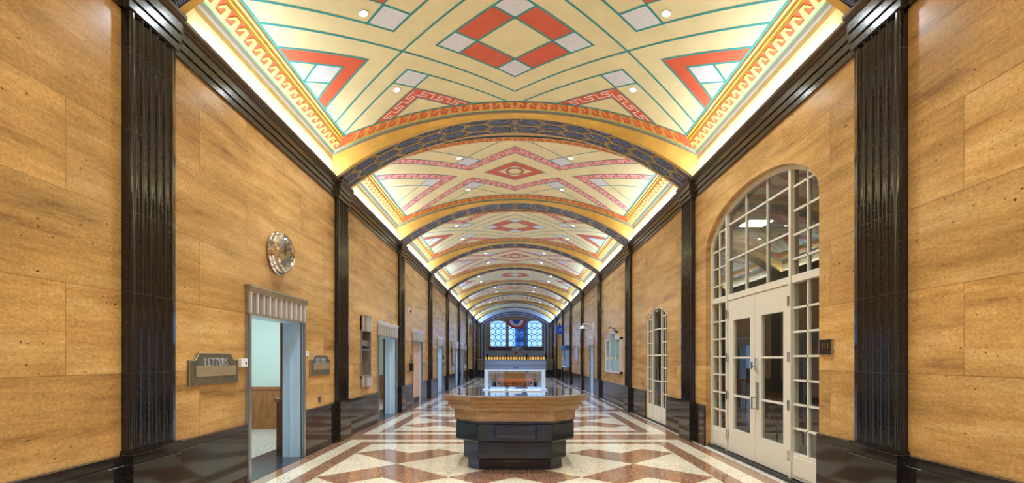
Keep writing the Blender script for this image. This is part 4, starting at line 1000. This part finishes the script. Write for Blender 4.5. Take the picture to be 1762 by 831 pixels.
# brass lamp row behind the counter
for k2 in range(22):
    x = -2.45+k2*.235
    o = MB().lathe((x, 43.6, 1.43), (0, 0, 1), [(.06, 0), (.07, .06), (.075, .14), (.06, .19), (.02, .21)], 10).build('counter_lamp', LANT, smooth=True)
    tag(o, 'small glowing amber lamp behind the far counter, number %s from the left of the row' % (['one','two','three','four','five','six','seven','eight','nine','ten','eleven','twelve','thirteen','fourteen','fifteen','sixteen','seventeen','eighteen','nineteen','twenty','twenty-one','twenty-two'][k2]), 'lamp', 'amber lamps behind the counter')
r = empty('lamp_shelf', (0, 43.6, 0), 'dark shelf carrying the amber lamps behind the counter', 'shelf')
MB().box(-2.8, 2.9, 43.4, 43.9, 1.38, 1.43).build('board', DESKB, r); 
for x in (-2.75, -1.5, 0, 1.5, 2.8): MB().box(x-.05, x+.05, 43.5, 43.8, 0, 1.38).build('leg', DESKB, r)
for x, lb in ((-2.35, 'first'), (-.68, 'second'), (1.0, 'third'), (2.65, 'fourth')):
    tag(MB().box(x-.07, x+.07, 43.2, 43.34, .0, 1.90).build('dark_post', DESKB), 'dark upright post behind the far counter, %s from the left' % lb, 'post', 'posts behind the far counter')

# ------------------------------------------------------------------ end wall with three leaded windows
xc = .13; YE = 48.3
WX = [(-2.37, -.80), (-.66, .92), (1.06, 2.63)]
m = MB(); z0, zs, za = 2.62, 4.95, 5.12
def wz(a_, b_): return seg_head(a_, b_, zs, za)
def col(x0, x1, za0, zb0, za1, zb1):
    m.add([(x, y, z) for y in (YE, YE+.25) for x, z in ((x0, za0), (x1, zb0), (x1, zb1), (x0, za1))], [(0, 1, 2, 3), (7, 6, 5, 4), (0, 4, 5, 1), (1, 5, 6, 2), (2, 6, 7, 3), (3, 7, 4, 0)])
x = -3.6
for a_, b_ in WX:
    col(x, a_, 0, 0, 6.3, 6.3); hd_ = wz(a_, b_)
    for q in range(10):
        p0, p1 = a_+(b_-a_)*q/10, a_+(b_-a_)*(q+1)/10; col(p0, p1, hd_(p0), hd_(p1), 6.3, 6.3)
    col(a_, b_, 0, 0, z0, z0); x = b_
col(x, 3.6, 0, 0, 6.3, 6.3)
struct(m.build('wall_end', SLATW))
# vertical slats above and beside the windows
m = MB(); x = -2.62
slat = []
while x < 2.9:
    inw = next(((a_, b_) for a_, b_ in WX if a_-.03 < x+.03 < b_+.06), None)
    zb_ = 2.3 if not inw else wz(*inw)(min(max(x+.03, inw[0]), inw[1]))+.04
    m.box(x, x+.06, YE-.05, YE, zb_, 5.6); x += .11
struct(m.build('trim_slats', SLATW))
struct(MB().box(-3.2, 3.2, YE-.10, YE, 1.72, 2.27).build('trim_band', STEELB)); struct(MB().box(-2.5, 2.75, YE-.09, YE, 2.30, 2.60).build('window_sill', mat('purple_wood', (84, 72, 96), .4)))
r = empty('round_marker', (.12, YE-.1, 2.02), 'small red round disc on the pale band under the middle window', 'disc'); MB().lathe((.12, YE-.10, 2.02), (0, -1, 0), [(.10, 0), (.10, .02), (.07, .035)], 24).build('disc', REDP, r)
LEADM = mat('window_lead', (24, 26, 34), .6)
for i, (a_, b_) in enumerate(WX):
    r = empty('window_%d' % (i+1), ((a_+b_)/2, YE+.1, z0), ['left', 'middle', 'right'][i]+' leaded window with hexagonal panes in the end wall', 'window'); struct(r)
    hd_ = wz(a_, b_)
    m = MB(); q_ = [a_+(b_-a_)*q/12 for q in range(13)]
    for p0, p1 in zip(q_, q_[1:]): m.add([(p0, YE+.12, z0), (p1, YE+.12, z0), (p1, YE+.12, hd_(p1)), (p0, YE+.12, hd_(p0))], [(0, 1, 2, 3)])
    m.build('glass', GLASSW, r, recalc=False)
    m = MB()
    for p0, p1 in zip(q_, q_[1:]): m.tube((p0, YE+.09, hd_(p0)), (p1, YE+.09, hd_(p1)), .03, 6)
    m.box(a_-.0, a_+.05, YE+.05, YE+.13, z0, zs); m.box(b_-.05, b_, YE+.05, YE+.13, z0, zs); m.box(a_, b_, YE+.05, YE+.13, z0, z0+.05); m.build('frame', LEADM, r)
    m = MB(); cw_ = (b_-a_)/3; rh = .58; hexh = .42
    for row_ in range(5):
        for c_ in range(4 if row_ % 1 == 0 else 3):
            cx_ = a_+cw_*(c_+.5) if True else 0; cz_ = z0+.30+row_*rh
            if c_ == 3 or cz_ > 5.1: continue
            pts = [(cx_-cw_*.5, cz_-.14), (cx_, cz_-.29), (cx_+cw_*.5, cz_-.14), (cx_+cw_*.5, cz_+.14), (cx_, cz_+.29), (cx_-cw_*.5, cz_+.14)]
            for p, q in zip(pts, pts[1:]+pts[:1]):
                if max(p[1], q[1]) < 5.1: m.tube((p[0], YE+.10, p[1]), (q[0], YE+.10, q[1]), .026, 5)
    m.build('lead_lattice', LEADM, r)
    area('daylight', ((a_+b_)/2, YE+.35, (z0+zs)/2), (0, -1, 0), b_-a_, zs-z0, 1, portal=True)
# stepped arches framing the end
EF = [mat('arch_grey', (196, 200, 216), .3), mat('arch_dark', (74, 72, 86), .3)]
for k2 in range(5):
    r_in = 3.24-.12*k2; y_ = 46.9+k2*.28; m = MB(); n = 40; ztop = 5.86-.07*k2; zsp = 4.72-.0*k2
    f = arc(ztop, r_in, zsp); xs = [-r_in+2*r_in*q/n for q in range(n+1)]
    out = [(-3.3, 0), (-3.3, 6.3), (3.3, 6.3), (3.3, 0)]
    for p0, p1 in zip(xs, xs[1:]):
        m.add([(x, yy, z) for yy in (y_, y_+.28) for x, z in ((p0, f(p0)), (p1, f(p1)), (p1, 6.3), (p0, 6.3))], [(0, 1, 2, 3), (7, 6, 5, 4), (0, 4, 5, 1), (1, 5, 6, 2), (2, 6, 7, 3), (3, 7, 4, 0)])
    for s in (-1, 1): m.box(s*r_in, s*3.27, y_, y_+.28, 0, 6.3)
    struct(m.build('trim_end_arch', EF[k2 % 2]))
# bunting fan hanging before the middle window
r = empty('bunting_fan', (.14, 47.9, 4.3), 'red white and blue pleated bunting fan over the middle window', 'bunting')
for nm, r0, r1, mt in (('blue_pleats', .05, .36, BLUEP), ('white_pleats', .36, .66, WHITEP), ('red_pleats', .66, .86, REDP)):
    m = MB(); n = 48
    rows = [[(.14+rr*math.cos(PI+PI*q/n), 47.9+(.03 if q % 2 else -.03)*rr/.86, 5.1+rr*.92*math.sin(PI+PI*q/n)) for q in range(n+1)] for rr in (r0, r1)]
    m.sheet(rows); o = m.build(nm, mt, r, recalc=False)
MB().tube((-.75, 47.9, 5.1), (1.03, 47.9, 5.1), .015, 8).build('rod', ALU, r)
m = MB(); m.tube((-.7, 47.9, 5.1), (-.7, 47.9, 5.8), .006, 6); m.tube((.98, 47.9, 5.1), (.98, 47.9, 5.8), .006, 6); m.build('hanger', ALU, r)
# building seen outside the window, flowers on the sill
r = empty('outside_building', (1.0, 60, 0), 'dark blue building outside the middle window', 'building')
MB().box(.02, 1.5, 58, 64, 0, 9).build('walls', mat('outside_blue', (70, 120, 176), .6), r)
m = MB()
for z in (2.2, 3.4, 4.6, 5.8, 7): m.box(.2, 1.3, 57.97, 58, z, z+.6)
m.build('windows', mat('outside_glass', (40, 80, 130), .2), r)
r = empty('flower_arrangement', (.25, YE-.2, 2.27), 'low white flower arrangement below the middle window', 'flowers')
MB().lathe((.25, YE-.25, 2.27), (0, 0, 1), [(.12, 0), (.16, .04), (.18, .09)], 16).build('bowl', STEELB, r)
struct(MB().box(-.6, 1.1, YE-.4, YE-.1, 2.22, 2.27).build('trim_shelf', STEELB))
m = MB()
for q in range(26):
    x = .25+random.uniform(-.55, .55); z = 2.36+random.uniform(0, .26)-abs(x-.25)*.18
    m.lathe((x, YE-.25+random.uniform(-.08, .08), z), (random.uniform(-.4, .4), -1, .4), [(.008, 0), (.05, .015), (.06, .03), (.03, .03)], 7)
    m.tube((.25, YE-.25, 2.34), (x, YE-.25, z), .004, 4)
tag(m.build('blossoms', WHITEP, r), kind='stuff')

# ------------------------------------------------------------------ entrance wall behind the camera, glazed
m = MB(); m.box(-3.6, -1.3, Y0-.25, Y0, 0, 6.4); m.box(1.3, 3.6, Y0-.25, Y0, 0, 6.4); m.box(-1.3, 1.3, Y0-.25, Y0, 2.4, 6.4); m.box(-.4, .4, Y0-.25, Y0, 0, 2.4); struct(m.build('wall_entrance', TRAV))
for i, (a_, b_) in enumerate(((-1.3, -.4), (.4, 1.3))):
    r = empty('window_%d' % (i+4), ((a_+b_)/2, Y0-.1, 0), 'glazed entrance opening behind the camera, %s' % ('west half' if i == 0 else 'east half'), 'window'); struct(r)
    m = MB(); m.box(a_, b_, Y0-.16, Y0-.1, 2.32, 2.4); 
    for x in (a_, (a_+b_)/2-.04, b_-.08): m.box(x, x+.08, Y0-.16, Y0-.1, 0, 2.4)
    m.build('frame', ALU, r); MB().add([(a_, Y0-.13, 0), (b_, Y0-.13, 0), (b_, Y0-.13, 2.4), (a_, Y0-.13, 2.4)], [(0, 1, 2, 3)]).build('glass', GLASSW, r, recalc=False)
    area('daylight', ((a_+b_)/2, Y0-.4, 1.65), (0, 1, 0), b_-a_, 2.4, 1, portal=True)
